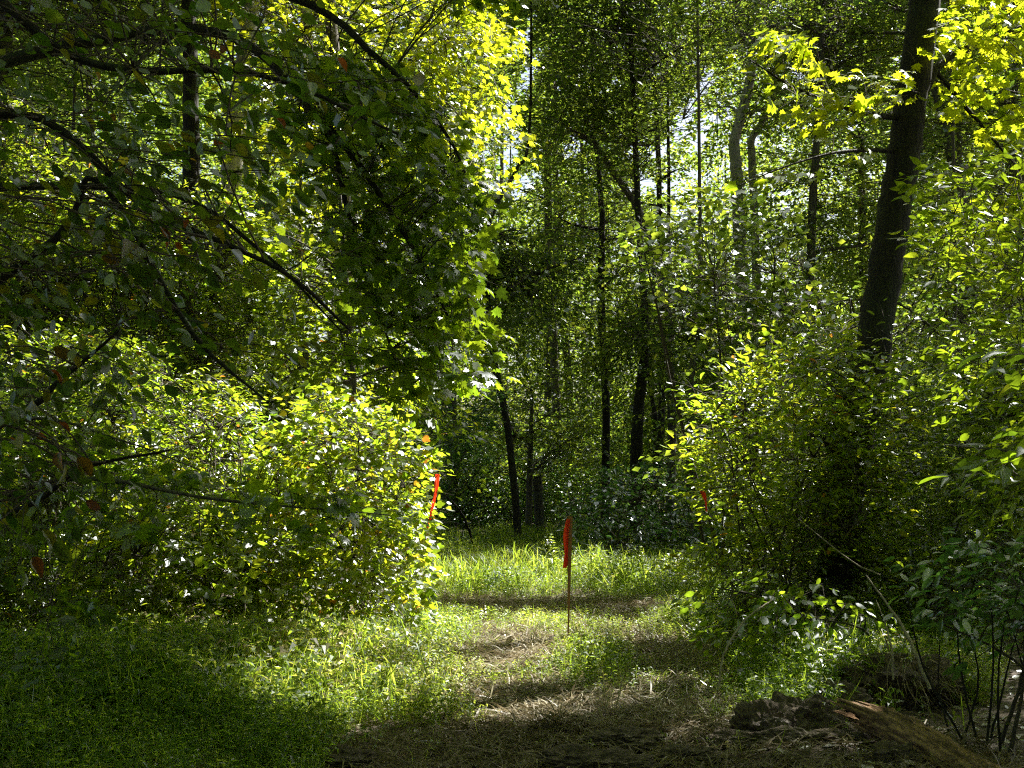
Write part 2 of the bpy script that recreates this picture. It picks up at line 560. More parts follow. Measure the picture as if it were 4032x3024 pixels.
def crown(root, regs, tpl, leaf, mat, per=16, R_=.3, flat=.35, tilt=.5, droop=.35, origin=None, limb_pts=None,
          carve=True, holes=False, tintr=(0, 1), twig=True, twr=.006, twig_mat='twig', pow_=1.0, twig_share=1.0, part='leaves'):
    """regs: (region, lai). Sprays of leaves fill each region; every spray hangs on a twig."""
    Cs, Fs = [], []
    for reg, lai in regs:
        n = max(3, int(lai * region_area(reg) / (leaf * leaf * AREA[tpl]) / per))
        Cs.append(sample_region(reg, n))
        Fs.append(np.full(n, carve or reg[0] == 'ell'))
    C = np.concatenate(Cs); Fc = np.concatenate(Fs)
    k_ = C[:, 2] > .05
    if holes:
        k_ &= sky_carve(C)
        w = np.sin(C[:, 0] * 2.1 + 1.7 * np.sin(C[:, 2] * 1.6)) + np.sin(C[:, 2] * 2.9 + C[:, 1] * .9) + np.sin(C[:, 1] * 1.7 - C[:, 0] * .8)
        k_ &= w > -.55
    C, Fc = C[k_], Fc[k_]
    M_ = len(C)
    org = np.array(origin if origin is not None else C.mean(0))
    out = C - org
    out[:, 2] *= .25
    O = norm(norm(out) + rng.normal(size=(M_, 3)) * [.5, .5, .15])
    Sd = norm(np.cross(O, [0, 0, 1]))
    Up = np.cross(Sd, O)
    Rs = R_ * rng.uniform(.6, 1.35, M_)
    N = M_ * per
    idx = np.repeat(np.arange(M_), per)
    a = rng.uniform(-1, 1, N)
    b = rng.uniform(-1, 1, N) * np.sqrt(np.clip(1 - a * a * .8, .1, 1)) * .75
    c = rng.normal(size=N) * flat * .5
    P = C[idx] + Rs[idx, None] * (a[:, None] * O[idx] + b[:, None] * Sd[idx] + c[:, None] * Up[idx])
    P[:, 2] -= (np.abs(b) * .25 + np.clip(a, 0, 1) * .25) * Rs[idx]
    keep = P[:, 2] > .03
    keep &= sun_carve(P) | ~Fc[idx]
    if holes: keep &= sky_carve(P)
    P, idx2, a, b = P[keep], idx[keep], a[keep], b[keep]
    n = len(P)
    tip = O[idx2] * .8 + Sd[idx2] * (np.sign(b) * rng.uniform(.3, 1.2, n))[:, None] + rng.normal(size=(n, 3)) * .25
    tip[:, 2] -= droop + rng.normal(size=n) * .2
    nr = np.array([0, 0, 1.0]) + rng.normal(size=(n, 3)) * tilt
    # a share of leaves turn at random
    flip = rng.random(n) < .18
    nr[flip] = rng.normal(size=(flip.sum(), 3))
    size = leaf * rng.uniform(.6, 1.25, n)
    sp_t = rng.random(M_)
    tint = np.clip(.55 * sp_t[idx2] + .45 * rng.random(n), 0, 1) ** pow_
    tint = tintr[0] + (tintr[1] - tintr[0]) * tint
    rare = rng.random(n) < .012
    tint[rare] = 1.0
    me = scatter_mesh(part, tpl, P, tip, nr, size, tint)
    link(part, me, M[mat], root)
    if twig:
        alive = np.zeros(M_, bool); alive[idx2] = True
        if twig_share < 1: alive &= rng.random(M_) < twig_share
        Ca, Oa, Ra = C[alive], O[alive], Rs[alive]
        A_ = Ca - Oa * Ra[:, None]
        B_ = Ca + Oa * Ra[:, None] * .95
        B_[:, 2] -= .2 * Ra
        V1, l1, s1 = twig_tubes(A_, B_, np.full(len(A_), twr), np.full(len(A_), twr * .4), .06)
        V, l = V1, l1
        if limb_pts is not None and len(A_):
            near = np.empty((len(A_), 3))
            for k in range(0, len(A_), 2000):
                dd = ((A_[k:k + 2000, None] - limb_pts[None]) ** 2).sum(-1)
                # prefer joints that lie nearer to the trunk
                near[k:k + 2000] = limb_pts[dd.argmin(1)]
            V2, l2, _ = twig_tubes(near, A_, np.full(len(A_), twr * 1.7), np.full(len(A_), twr), .10)
            V = np.concatenate([V1, V2]); l = np.concatenate([l1, l2 + len(V1)])
        me = raw_mesh('twig_sprays', V, l, np.arange(len(l) // 4) * 4, smooth=True)
        link('twig_sprays', me, M[twig_mat], root)
    return C


def tree(name, label, cat, trunks, limbs, regs, tpl, leaf, mat, bark='bark', group=None, sides=9, limb_n=0, limb_r=.03, **kw):
    """trunks / limbs: lists of rows x y z r"""
    base = np.array(trunks[0][0], float)
    root = tag(empty(name, (base[0], base[1], 0)), label, cat, group)
    lp = []
    for t in trunks:
        c = curve_pts(t, 10, .06)
        V, l, s = tubes([c], sides)
        link('trunk', raw_mesh('trunk', V, l, s, smooth=True), M[bark], root)
        lp.append(c)
    tp = np.concatenate(lp)
    auto = []
    if limb_n:
        for k in range(limb_n):
            reg = regs[k % len(regs)][0]
            e = sample_region(reg, 1)[0]
            # leave the trunk below the end of the limb
            want = e[2] - rng.uniform(.3, .9) * np.linalg.norm((e - tp[:, :3])[:, :2], axis=1).min() * .6
            i = np.abs(tp[:, 2] - want).argmin()
            s_ = tp[i]
            r0 = min(limb_r * rng.uniform(.7, 1.3), s_[3] * .6)
            mid = (s_[:3] + e) / 2 + rng.normal(size=3) * np.linalg.norm(e - s_[:3]) * .07 + [0, 0, .06 * np.linalg.norm(e - s_[:3])]
            auto.append([(*s_[:3], r0), (*mid, r0 * .65), (*e, r0 * .2)])
    for t in list(limbs) + auto:
        c = curve_pts(t, 7, .1)
        V, l, s = tubes([c], 6)
        link('limb', raw_mesh('limb', V, l, s, smooth=True), M[bark], root)
        lp.append(c)
    lpts = np.concatenate(lp)[:, :3]
    if regs:
        crown(root, regs, tpl, leaf, mat, origin=(tp[:, 0].mean(), tp[:, 1].mean(), tp[:, 2].mean()), limb_pts=lpts, **kw)
    return root


def pt(px, py, D, r):
    return (*at(px, py, D), r)


def shrub(name, label, cat, base, regs, tpl, leaf, mat, stems=7, sr=.012, group=None, **kw):
    """a bush: several stems rising from one base"""
    root = tag(empty(name, (base[0], base[1], 0)), label, cat, group)
    lp, paths = [], []
    for k in range(stems):
        e = sample_region(regs[k % len(regs)][0], 1)[0]
        b = np.array([base[0] + rng.normal() * .18, base[1] + rng.normal() * .18, -.03])
        m = (b + e) / 2 + [rng.normal() * .12, rng.normal() * .12, .15 * np.linalg.norm((e - b)[:2])]
        c = curve_pts([(*b, sr), (*m, sr * .75), (*e, sr * .35)], 8, .2)
        paths.append(c); lp.append(c)
    for c in paths:
        V, l, s = tubes([c], 6)
        link('stem', raw_mesh('stem', V, l, s, smooth=True), M['twig'], root)
    crown(root, regs, tpl, leaf, mat, origin=(base[0], base[1], .5), limb_pts=np.concatenate(lp)[:, :3], **kw)
    return root


# ------------------------------------------------------------------ ground
def hnoise(x, y):
    return (np.sin(x * 1.7 + y * .6) * .5 + np.sin(y * 1.3 - x * .8 + 1) * .5) * .03 + (np.sin(x * 5.1 + 2 * np.sin(y * 3.1)) * np.sin(y * 4.7 + 1.7 * np.sin(x * 4.3))) * .014


_gn = np.random.default_rng(5)
_bx, _by = _gn.uniform(-2.2, 5.5, 260), _gn.uniform(6.2, 9.0, 260)
_bh, _br = _gn.uniform(-.035, .06, 260), _gn.uniform(.05, .22, 260)


def height(x, y):
    x = np.asarray(x, float); y = np.asarray(y, float)
    h = hnoise(x, y)
    # churned mud near the camera
    z = np.zeros_like(h)
    m = (y > 5.5) & (y < 10) & (x > -3.5) & (x < 6.5)
    if np.any(m):
        xm, ym = x[m], y[m]
        a = np.zeros_like(xm)
        for i in range(len(_bx)):
            q = ((xm - _bx[i]) ** 2 + ((ym - _by[i]) * 1.3) ** 2) / _br[i] ** 2
            a += _bh[i] * np.exp(-q * 1.5)
        z[m] = a
    # shoulder rising under the trees at both sides, gentle rise far ahead
    side = np.clip((np.abs(x - .4) - 3.0) / 6, 0, 1) ** 1.5 * .45
    rise = np.clip((y - 24) / 60, 0, 1) * .5
    return h + z + side * (y > 4) + rise


def axis(segs):
    out = [segs[0][0]]
    for a, b, st in segs:
        n = max(1, int(round((b - a) / st)))
        out += list(np.linspace(a, b, n + 1)[1:])
    return np.array(out)


xs = axis([(-220, -40, 12), (-40, -8, 1.2), (-8, -2.5, .14), (-2.5, 5.5, .045), (5.5, 9, .14), (9, 40, 1.2), (40, 220, 12)])
ys = axis([(-60, 0, 6), (0, 5.5, .5), (5.5, 10, .045), (10, 16, .1), (16, 40, .3), (40, 90, 1.6), (90, 320, 12)])
X, Y = np.meshgrid(xs, ys)
Z = height(X.ravel(), Y.ravel())
V = np.stack([X.ravel(), Y.ravel(), Z], -1)
nx, ny = len(xs), len(ys)
i = (np.arange(ny - 1)[:, None] * nx + np.arange(nx - 1)[None, :]).ravel()
q = np.stack([i, i + 1, i + nx + 1, i + nx], -1).ravel()
g = link('ground', raw_mesh('ground', V, q, np.arange(len(q) // 4) * 4, smooth=True), M['ground'])
tag(g, kind='structure')


# ------------------------------------------------------------------ grass, straw
def patch(x, y, cx, cy, rx, ry):
    return np.exp(-(((x - cx) / rx) ** 2 + ((y - cy) / ry) ** 2))


def straw_amount(x, y):
    s = 1.0 * patch(x, y, .0 + .00 * y, 12.2, .55, 1.9)
    s += 1.0 * patch(x, y, 1.35, 12.0, .55, 2.2)
    s += .9 * patch(x, y, -.2, 16.3, .9, 1.4) + .9 * patch(x, y, 1.4, 16.2, .8, 1.3)
    s += 1.0 * patch(x, y, .1, 9.2, .5, 1.0) + .8 * patch(x, y, .9, 9.0, .7, .9)
    s += .3 * np.clip((8.7 - y) / .8, 0, 1) * np.clip((x + 1.4) / .8, 0, 1)
    return np.clip(s, 0, 1.4)


def grass_h(x, y):
    h = .16 + .05 * np.sin(x * 3.1 + y) * np.sin(y * 2.3)
    h = h + .17 * patch(x, y, -2.2, 11.6, 1.5, 2.6) + .16 * patch(x, y, -3.4, 9.0, 1.8, 2.0)
    h = h + .12 * patch(x, y, -1.0, 20, 1.4, 2.0) + .12 * patch(x, y, 2.2, 19.5, 1.0, 2.0) + .10 * np.sin(x * 2.3 + 2 * np.sin(y * .9)) * np.sin(y * 1.3 + x) * (y > 16)
    h = h + .18 * patch(x, y, 2.6, 14, 1.2, 2.4) + .16 * patch(x, y, 2.4, 10, .9, 1.4)
    h = h + .10 * patch(x, y, .65, 11.2, .35, 1.4)
    h = h + .05 * (y > 22)
    st = straw_amount(x, y)
    h = h * (1 - .72 * np.clip(st, 0, 1))
    return h


def scat_xy(n, x0, x1, y0, y1, dens):
    """rejection sample in the widening view wedge"""
    y = y0 + (y1 - y0) * rng.random(n) ** 1.25
    w = (x1 - x0)
    x = (x0 + w * rng.random(n)) * np.clip(y / 13.0, .62, 2.6)
    k = rng.random(n) < dens(x, y)
    return x[k], y[k]


def g_dens(x, y):
    st = straw_amount(x, y)
    d = np.clip(1.05 - .93 * st, .04, 1)
    d = d * np.clip((y - 7.4 + 1.0 * (x < -1)) / 1.2, 0, 1)
    d = d * np.where((x < -1.1) & (y > 12.2 + .5 * (x + 1.1)), np.clip(1 - (y - 12.2 - .5 * (x + 1.1)) / .8, .06, 1), 1) * 1.0 if True else d
    d = np.where((x > -1.6) & (y > 16), np.maximum(d, .8 - .75 * np.clip(st, 0, 1)), d)
    d = np.where((y < 8.7) & (x > -1.0), d * .06, d)
    d = np.where((x > 2.05) & (y < 9.6), d * .03, d)
    return d * (.6 + .4 * np.sin(x * 2.7 + 1.3 * np.sin(y * 1.9)) ** 2)


x, y = scat_xy(135000, -5.2, 4.6, 6.6, 34, g_dens)
n = len(x)
H = grass_h(x, y) * rng.uniform(.6, 1.35, n)
P = np.stack([x, y, height(x, y) - .01], -1)
lean = rng.normal(size=(n, 3)) * [.38, .38, 0] + [-.05, -.12, 1]
me = scatter_mesh('grass', 'stilt', P, lean, rng.normal(size=(n, 3)), np.clip(H, .07, 1), np.clip(rng.beta(2, 2.4, n) + .22 * patch(x, y, -1.4, 11.2, 1.6, 2.2) + .1 * np.sin(x * 1.3 + y * .9) + .25 * np.clip(straw_amount(x, y), 0, 1) * rng.random(n), 0, 1))  # tint lifted left of the path, sunlight put into the grass colour
gr = link('grass', me, M['grass'])
tag(gr, 'low bright green stilt grass filling the sunlit clearing', 'grass', kind='stuff')

x, y = scat_xy(26000, -5.2, 4.6, 6.9, 34, lambda x, y: g_dens(x, y) * .8)
n = len(x)
H = grass_h(x, y) * rng.uniform(.7, 1.7, n)
P = np.stack([x, y, height(x, y) - .01], -1)
lean = rng.normal(size=(n, 3)) * [.45, .45, 0] + [-.05, -.1, 1]
me = scatter_mesh('tall_grass', 'blade', P, lean, rng.normal(size=(n, 3)), np.clip(H, .08, 1), rng.beta(2, 2.2, n))
me2 = me.attributes['tint']
tg = link('tall_grass', me, M['grass'])
tag(tg, 'thin upright grass blades mixed through the clearing', 'grass', kind='stuff')

# arching long blades in the far band and edges
cx = np.concatenate([rng.uniform(-1.6, 3.0, 95), rng.uniform(-3.8, -.8, 40), rng.uniform(-1.8, 2.0, 60)])
cy = np.concatenate([rng.uniform(18, 22.5, 95), rng.uniform(9, 15, 40), rng.uniform(24, 31, 60)])
idx = np.repeat(np.arange(len(cx)), 16)
n = len(idx)
P = np.stack([cx[idx] + rng.normal(size=n) * .06, cy[idx] + rng.normal(size=n) * .06, height(cx[idx], cy[idx]) - .01], -1)
az = rng.uniform(0, 2 * math.pi, n)
tip = np.stack([np.cos(az) * .8, np.sin(az) * .8, rng.uniform(.5, 1.6, n)], -1)
me = scatter_mesh('arching_grass', 'arch', P, tip, np.tile([0, 0, 1.0], (n, 1)) + .01 * rng.normal(size=(n, 3)), rng.uniform(.28, .62, n), rng.uniform(.2, .85, n))
tag(link('arching_grass', me, M['grass']), 'long arching grass blades in tufts across the far side of the clearing', 'grass', kind='stuff')

# straw litter
x, y = scat_xy(230000, -4.0, 4.4, 6.5, 24, lambda x, y: np.clip(straw_amount(x, y) * .85 + .03, 0, 1) * np.clip(1.25 - .35 * (y < 8), 0, 1))
n = len(x)
P = np.stack([x, y, height(x, y) + rng.uniform(.004, .035, n)], -1)
az = rng.uniform(0, 2 * math.pi, n)
tip = np.stack([np.cos(az), np.sin(az), rng.normal(size=n) * .22 + .08], -1)
me = scatter_mesh('straw', 'stalk', P, tip, np.tile([0, 0, 1.0], (n, 1)) + .5 * rng.normal(size=(n, 3)), rng.uniform(.08, .26, n), rng.random(n) ** 1.1 * np.where(y < 8.7, .5, 1))
tag(link('straw', me, M['straw']), 'pale dry mown grass stalks littering the path and mud', 'straw', kind='stuff')

# fallen leaves / litter under the bushes
x, y = scat_xy(16000, -7, 7, 6.4, 30, lambda x, y: np.where(np.abs(x - .3) > 1.2, .9, .2))
n = len(x)
P = np.stack([x, y, height(x, y) + .012], -1)
me = scatter_mesh('fallen_leaves', 'oval', P, rng.normal(size=(n, 3)) * [1, 1, .15], np.tile([0, 0, 1.0], (n, 1)) + .35 * rng.normal(size=(n, 3)), rng.uniform(.04, .09, n), rng.random(n) * .6)
tag(link('fallen_leaves', me, M['straw']), 'brown fallen leaves scattered over the forest floor', 'leaf litter', kind='stuff')

# ------------------------------------------------------------------ near dark crowns on the left
tree('broadleaf_tree', 'dark broad-leaved tree leaning in at the left with spotted oval leaves close up', 'tree',
     [[(-4.3, 6.6, -.05, .13), (-4.2, 6.7, 2.5, .11), (-4.0, 6.6, 5.2, .08), (-3.6, 6.5, 7.5, .05)]],
     [[(-4.2, 6.7, 3.0, .045), (-3.0, 6.4, 4.1, .03), pt(80, 60, 6.2, .02), pt(260, 75, 6.0, .012), pt(400, 135, 6.0, .006)],
      [(-4.2, 6.7, 2.0, .04), pt(-20, 120, 6.4, .025), pt(150, 210, 6.2, .016), pt(280, 270, 6.0, .011), pt(350, 330, 6.1, .006)],
      [(-4.2, 6.7, 1.5, .035), pt(30, 260, 6.4, .02), pt(95, 180, 6.3, .014), pt(190, 330, 6.1, .011), pt(265, 400, 6.0, .005)],
      [(-4.2, 6.7, 1.2, .03), pt(0, 420, 6.5, .018), pt(60, 380, 6.4, .012), pt(120, 330, 6.3, .006)],
      [(-4.2, 6.7, 1.0, .03), pt(-10, 520, 6.5, .016), pt(80, 470, 6.2, .010), pt(170, 450, 6.2, .005)]],
     [(('poly', [(-60, -60), (270, -60), (290, 40), (430, 105), (425, 135), (330, 150), (230, 210), (150, 260), (-60, 330)], 5.2, 7.0), 1.50),
      (('poly', [(-60, 260), (150, 220), (310, 290), (300, 330), (180, 330), (110, 420), (60, 560), (-60, 620)], 5.4, 7.0), 0.98),
      (('poly', [(150, 320), (300, 330), (290, 360), (200, 370), (130, 360)], 5.6, 6.6), .9),
      (('ell', (-3.6, 7.5, 7.2), (2.2, 2.2, 1.6)), 1.62)],
     'oval', .082, 'big', bark='bark_dark', per=9, R_=.24, flat=.7, tilt=.75, droop=.6, carve=False, twr=.0035, pow_=1.1)

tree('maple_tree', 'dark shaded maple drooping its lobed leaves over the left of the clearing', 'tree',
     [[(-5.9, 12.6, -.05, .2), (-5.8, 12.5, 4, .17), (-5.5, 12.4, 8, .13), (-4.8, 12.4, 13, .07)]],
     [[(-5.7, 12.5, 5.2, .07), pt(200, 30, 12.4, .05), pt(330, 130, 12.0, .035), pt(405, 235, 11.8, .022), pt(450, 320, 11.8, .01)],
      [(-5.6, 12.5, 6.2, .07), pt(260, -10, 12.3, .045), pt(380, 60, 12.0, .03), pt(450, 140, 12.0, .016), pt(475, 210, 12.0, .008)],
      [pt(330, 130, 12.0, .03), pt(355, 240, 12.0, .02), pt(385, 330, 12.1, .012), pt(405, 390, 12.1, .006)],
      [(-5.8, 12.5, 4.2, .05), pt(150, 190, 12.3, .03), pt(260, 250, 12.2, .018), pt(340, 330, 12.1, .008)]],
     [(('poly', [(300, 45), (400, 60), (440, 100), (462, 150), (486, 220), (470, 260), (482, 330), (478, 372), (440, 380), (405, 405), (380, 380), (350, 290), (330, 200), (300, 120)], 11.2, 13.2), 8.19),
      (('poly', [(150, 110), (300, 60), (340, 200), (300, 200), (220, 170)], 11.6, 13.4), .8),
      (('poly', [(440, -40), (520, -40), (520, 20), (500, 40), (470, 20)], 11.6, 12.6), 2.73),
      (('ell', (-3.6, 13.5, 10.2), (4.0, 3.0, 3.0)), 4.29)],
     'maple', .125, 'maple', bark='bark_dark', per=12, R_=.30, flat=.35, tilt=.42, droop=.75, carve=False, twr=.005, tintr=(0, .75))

tree('low_maple', 'low maple sapling reaching a dark horizontal spray across the lower left thicket', 'tree',
     [[(-4.3, 9.4, -.05, .05), (-4.2, 9.4, 1.4, .04), (-4.1, 9.3, 2.9, .02)]],
     [[(-4.2, 9.4, 1.1, .025), pt(60, 480, 9.3, .018), pt(220, 500, 9.2, .012), pt(390, 515, 9.2, .004)],
      [(-4.2, 9.4, 1.5, .025), pt(20, 420, 9.3, .015), pt(120, 440, 9.3, .008), pt(200, 470, 9.2, .004)]],
     [(('poly', [(-40, 440), (60, 430), (180, 470), (300, 480), (395, 510), (380, 530), (250, 530), (120, 520), (-40, 560)], 8.8, 9.8), 2.0),
      (('poly', [(-40, 560), (110, 560), (120, 620), (60, 690), (-40, 700)], 8.0, 9.4), 1.2)],
     'maple', .10, 'maple', per=10, R_=.22, tilt=.4, droop=.35, carve=False, twr=.003, tintr=(0, .6))

# ------------------------------------------------------------------ sunlit left side
shrub('grapevine_thicket', 'yellow-green vine thicket hanging down to the grass at the left edge of the clearing', 'bush', (-1.6, 14.4),
      [(('poly', [(300, 400), (372, 392), (408, 425), (438, 455), (430, 500), (424, 540), (434, 590), (415, 625), (370, 640), (300, 630), (230, 600), (250, 450)], 12.6, 15.0), 6.76)],
      'vine', .075, 'bush', stems=12, per=16, R_=.20, tilt=.6, droop=.35, flat=.8, tintr=(.15, 1), twr=.003, carve=False)
shrub('broad_leaf_bush', 'sunlit bush with broad yellow-green leaves in front of the vine thicket', 'bush', (-2.7, 12.9),
      [(('poly', [(190, 540), (290, 530), (330, 560), (300, 590), (210, 600), (170, 575)], 12.4, 13.4), 3.51),
       (('poly', [(120, 470), (200, 470), (270, 560), (280, 640), (210, 668), (150, 670), (70, 640), (60, 560)], 11.2, 13.4), 3.90)],
      'vine', .10, 'bush', stems=9, per=9, R_=.18, tilt=.5, droop=.3, tintr=(.2, .97), twr=.003, carve=False)
shrub('hazel_bush', 'leafy bush glowing green deep in the left thicket behind bare stems', 'bush', (-4.4, 15.5),
      [(('poly', [(-40, 330), (120, 330), (260, 400), (260, 540), (120, 640), (-40, 660)], 12.5, 16.0), 5.72)],
      'elm', .085, 'bush', stems=12, per=16, R_=.24, tilt=.6, droop=.3, tintr=(0, .9), twr=.004, carve=False)
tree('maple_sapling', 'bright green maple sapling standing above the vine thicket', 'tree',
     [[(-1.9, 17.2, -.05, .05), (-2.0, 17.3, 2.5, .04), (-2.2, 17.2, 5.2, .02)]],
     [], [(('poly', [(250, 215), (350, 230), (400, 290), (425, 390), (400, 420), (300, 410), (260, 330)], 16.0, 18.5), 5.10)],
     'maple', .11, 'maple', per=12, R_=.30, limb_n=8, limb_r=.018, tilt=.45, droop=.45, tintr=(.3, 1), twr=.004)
tree('witch_hazel', 'sunlit small-leaved understory tree with pale glints left of the maple sapling', 'tree',
     [[(-4.3, 18.8, -.05, .06), (-4.2, 18.7, 2.5, .05), (-4.0, 18.7, 5.5, .02)]],
     [], [(('poly', [(100, 180), (260, 190), (280, 330), (240, 400), (90, 380)], 17.5, 20.0), 5.20),
          (('poly', [(-40, 60), (110, 160), (100, 380), (-40, 400)], 17.5, 20.5), 4.60)],
     'elm', .095, 'bush', per=14, R_=.32, limb_n=9, limb_r=.02, tilt=.5, droop=.3, tintr=(.05, .93), twr=.005)
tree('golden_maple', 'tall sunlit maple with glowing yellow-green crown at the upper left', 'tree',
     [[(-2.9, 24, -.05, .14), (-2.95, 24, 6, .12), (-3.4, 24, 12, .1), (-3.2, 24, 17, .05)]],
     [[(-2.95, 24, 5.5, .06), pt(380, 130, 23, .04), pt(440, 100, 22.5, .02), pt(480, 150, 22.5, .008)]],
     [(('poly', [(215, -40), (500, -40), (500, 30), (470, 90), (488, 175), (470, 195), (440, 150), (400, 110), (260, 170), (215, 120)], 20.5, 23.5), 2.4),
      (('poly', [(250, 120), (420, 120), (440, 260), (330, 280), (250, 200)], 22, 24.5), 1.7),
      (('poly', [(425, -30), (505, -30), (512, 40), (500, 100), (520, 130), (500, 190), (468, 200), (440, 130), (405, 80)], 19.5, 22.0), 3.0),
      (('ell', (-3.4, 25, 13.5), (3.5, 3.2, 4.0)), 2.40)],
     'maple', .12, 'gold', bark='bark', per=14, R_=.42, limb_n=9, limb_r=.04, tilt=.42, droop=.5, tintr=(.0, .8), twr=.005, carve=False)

# pale trunk + dark trunk seen through the leaves
tree('pale_beech', 'pale grey smooth trunk showing between the leaves at the upper left', 'tree',
     [[(*at(222, 640, 24)[:2], -.05, .24), pt(230, 205, 24, .20), pt(242, 80, 24, .17), pt(252, -20, 24, .15), pt(256, -300, 24, .08)]],
     [], [(('ell', (-5.0, 25, 13), (3.2, 3, 4)), 1.6)], 'elm', .12, 'wood', bark='bark_pale', limb_n=5, limb_r=.05, R_=.45, per=16)
tree('dark_oak', 'slim dark trunk left of the pale trunk, half hidden by foreground leaves', 'tree',
     [[(*at(186, 640, 21)[:2], -.05, .17), pt(188, 300, 21, .15), pt(191, 130, 21, .13), pt(186, -60, 21, .1), pt(180, -260, 21, .06)]],
     [], [(('ell', (-6.5, 22, 11.5), (3.2, 3, 3.5)), 1.8)], 'oak', .13, 'wood', bark='bark_dark', limb_n=5, limb_r=.05, R_=.45, per=14)

# ------------------------------------------------------------------ right side
tree('leaning_maple', 'big dark trunk leaning to the right, holding out a golden maple branch', 'tree',
     [[(*at(832, 640, 13.6)[:2], -.05, .21), pt(845, 500, 13.8, .19), pt(868, 380, 14, .18), pt(893, 220, 14.2, .175), pt(910, 110, 14.3, .17), pt(926, -10, 14.5, .165), pt(960, -300, 15, .13), pt(985, -600, 15.5, .07)]],
     [[pt(905, 118, 14.3, .035), pt(860, 112, 13.8, .025), pt(800, 90, 13.3, .015), pt(750, 60, 13.0, .007)],
      [pt(900, 150, 14.2, .03), pt(840, 152, 13.6, .016), pt(790, 165, 13.2, .010), pt(740, 185, 13.0, .005)],
      [pt(912, 130, 14.3, .08), pt(935, 70, 14.6, .05), pt(975, 45, 15.0, .035), pt(1040, 20, 15.5, .02)],
      [pt(935, 70, 14.6, .03), pt(985, 130, 15.0, .02), pt(1020, 170, 15.2, .01)]],
     [(('poly', [(742, 18), (800, 38), (860, 60), (895, 62), (905, 100), (880, 122), (830, 130), (770, 105), (745, 70), (738, 45)], 12.5, 13.8), 3.24),
      (('poly', [(736, 178), (780, 158), (850, 148), (880, 156), (840, 168), (790, 176), (745, 198)], 12.7, 13.5), 1.76),
      (('poly', [(940, -40), (1060, -40), (1060, 150), (990, 140), (950, 110), (930, 60)], 13.8, 17.0), 4.05),
      (('poly', [(930, 220), (1000, 190), (1060, 180), (1060, 300), (980, 270)], 14.5, 16.5), 2.43),
      (('ell', (5.2, 15.5, 11.5), (4.0, 3.2, 3.2)), 2.16)],
     'maple', .125, 'gold', bark='bark_dark', sides=16, per=12, R_=.30, flat=.3, tilt=.38, droop=.45, tintr=(.0, .7), twr=.004, carve=False)

tree('elm_sapling', 'fresh green sapling with long serrated leaves catching sun at the right edge', 'tree',
     [[(4.6, 10.8, -.05, .035), (4.5, 10.8, 2.0, .028), (4.2, 10.8, 3.8, .015)]],
     [], [(('poly', [(910, 175), (1050, 140), (1050, 330), (960, 300), (920, 240)], 10.2, 11.5), 3.00),
          (('poly', [(950, 330), (1050, 300), (1050, 540), (985, 500)], 10.4, 12.0), 3.30)],
     'elm', .12, 'maple', per=10, R_=.26, limb_n=8, limb_r=.012, tilt=.4, droop=.3, tintr=(.2, .9), twr=.003)
shrub('spicebush', 'tall airy bush with small yellow-green leaves at the right edge of the clearing', 'bush', (2.6, 13.2),
      [(('poly', [(690, 440), (740, 400), (720, 380), (770, 330), (840, 330), (890, 420), (880, 560), (780, 560), (700, 520)], 12.4, 14.4), 3.80),
       (('poly', [(690, 380), (730, 400), (740, 430), (700, 440), (685, 450)], 12.6, 13.4), 2.85),
       (('poly', [(830, 400), (905, 330), (915, 450), (890, 600), (820, 620), (810, 480)], 12.2, 13.4), 2.3),
       (('poly', [(690, 520), (800, 540), (860, 620), (760, 640), (700, 600)], 12.2, 13.6), 2.28)],
      'elm', .10, 'bush', stems=14, per=11, R_=.24, tilt=.45, droop=.2, tintr=(.15, .93), twr=.003, carve=False)
shrub('shaded_thicket', 'dense dark thicket of small leaves around the foot of the leaning trunk', 'bush', (4.2, 14.2),
      [(('poly', [(800, 330), (900, 300), (1060, 320), (1060, 600), (930, 640), (800, 630), (740, 600), (760, 480)], 13.0, 16.5), 5.76)],
      'elm', .09, 'wood', stems=16, per=18, R_=.24, tilt=.5, droop=.3, twr=.003)
shrub('low_bramble', 'low tangle of dark rounded leaves overhanging the path at the right', 'bush', (2.5, 10.9),
      [(('poly', [(690, 590), (760, 570), (850, 600), (920, 640), (900, 680), (760, 670), (700, 640)], 10.0, 11.6), 2.24)],
      'oval', .085, 'bush', stems=10, per=8, R_=.20, tilt=.6, droop=.5, twr=.003, carve=False, tintr=(0, .6))
shrub('elder_shrub', 'nearest shrub at the right edge with bluish leaves over dark upright canes', 'bush', (3.05, 7.9),
      [(('poly', [(905, 560), (950, 540), (1060, 520), (1060, 640), (1000, 650), (930, 620)], 7.4, 8.4), 3.20),
       (('poly', [(960, 640), (1060, 640), (1060, 730), (985, 700)], 7.4, 8.2), .8)],
      'elm', .10, 'blue', stems=9, sr=.013, per=9, R_=.16, tilt=.5, droop=.5, twr=.0035, carve=False)
tree('hickory_sapling', 'close hickory sapling pushing large leaves in from the right edge', 'tree',
     [[(2.9, 5.6, -.05, .03), (2.75, 5.6, 1.2, .025), (2.6, 5.6, 2.4, .012)]],
     [[(2.72, 5.6, 1.5, .012), pt(1060, 460, 5.5, .009), pt(1000, 450, 5.5, .006), pt(945, 445, 5.5, .003)],
      [(2.65, 5.6, 2.0, .012), pt(1080, 360, 5.5, .008), pt(1020, 360, 5.5, .004)]],
     [(('poly', [(950, 435), (1000, 425), (1060, 430), (1060, 480), (1000, 480), (945, 465)], 5.2, 5.9), 1.6),
      (('poly', [(985, 355), (1060, 350), (1060, 385), (1000, 380)], 5.3, 5.8), 1.2)],
     'elm', .12, 'maple', per=6, R_=.15, tilt=.35, droop=.3, twr=.003, carve=False, tintr=(0, .6))
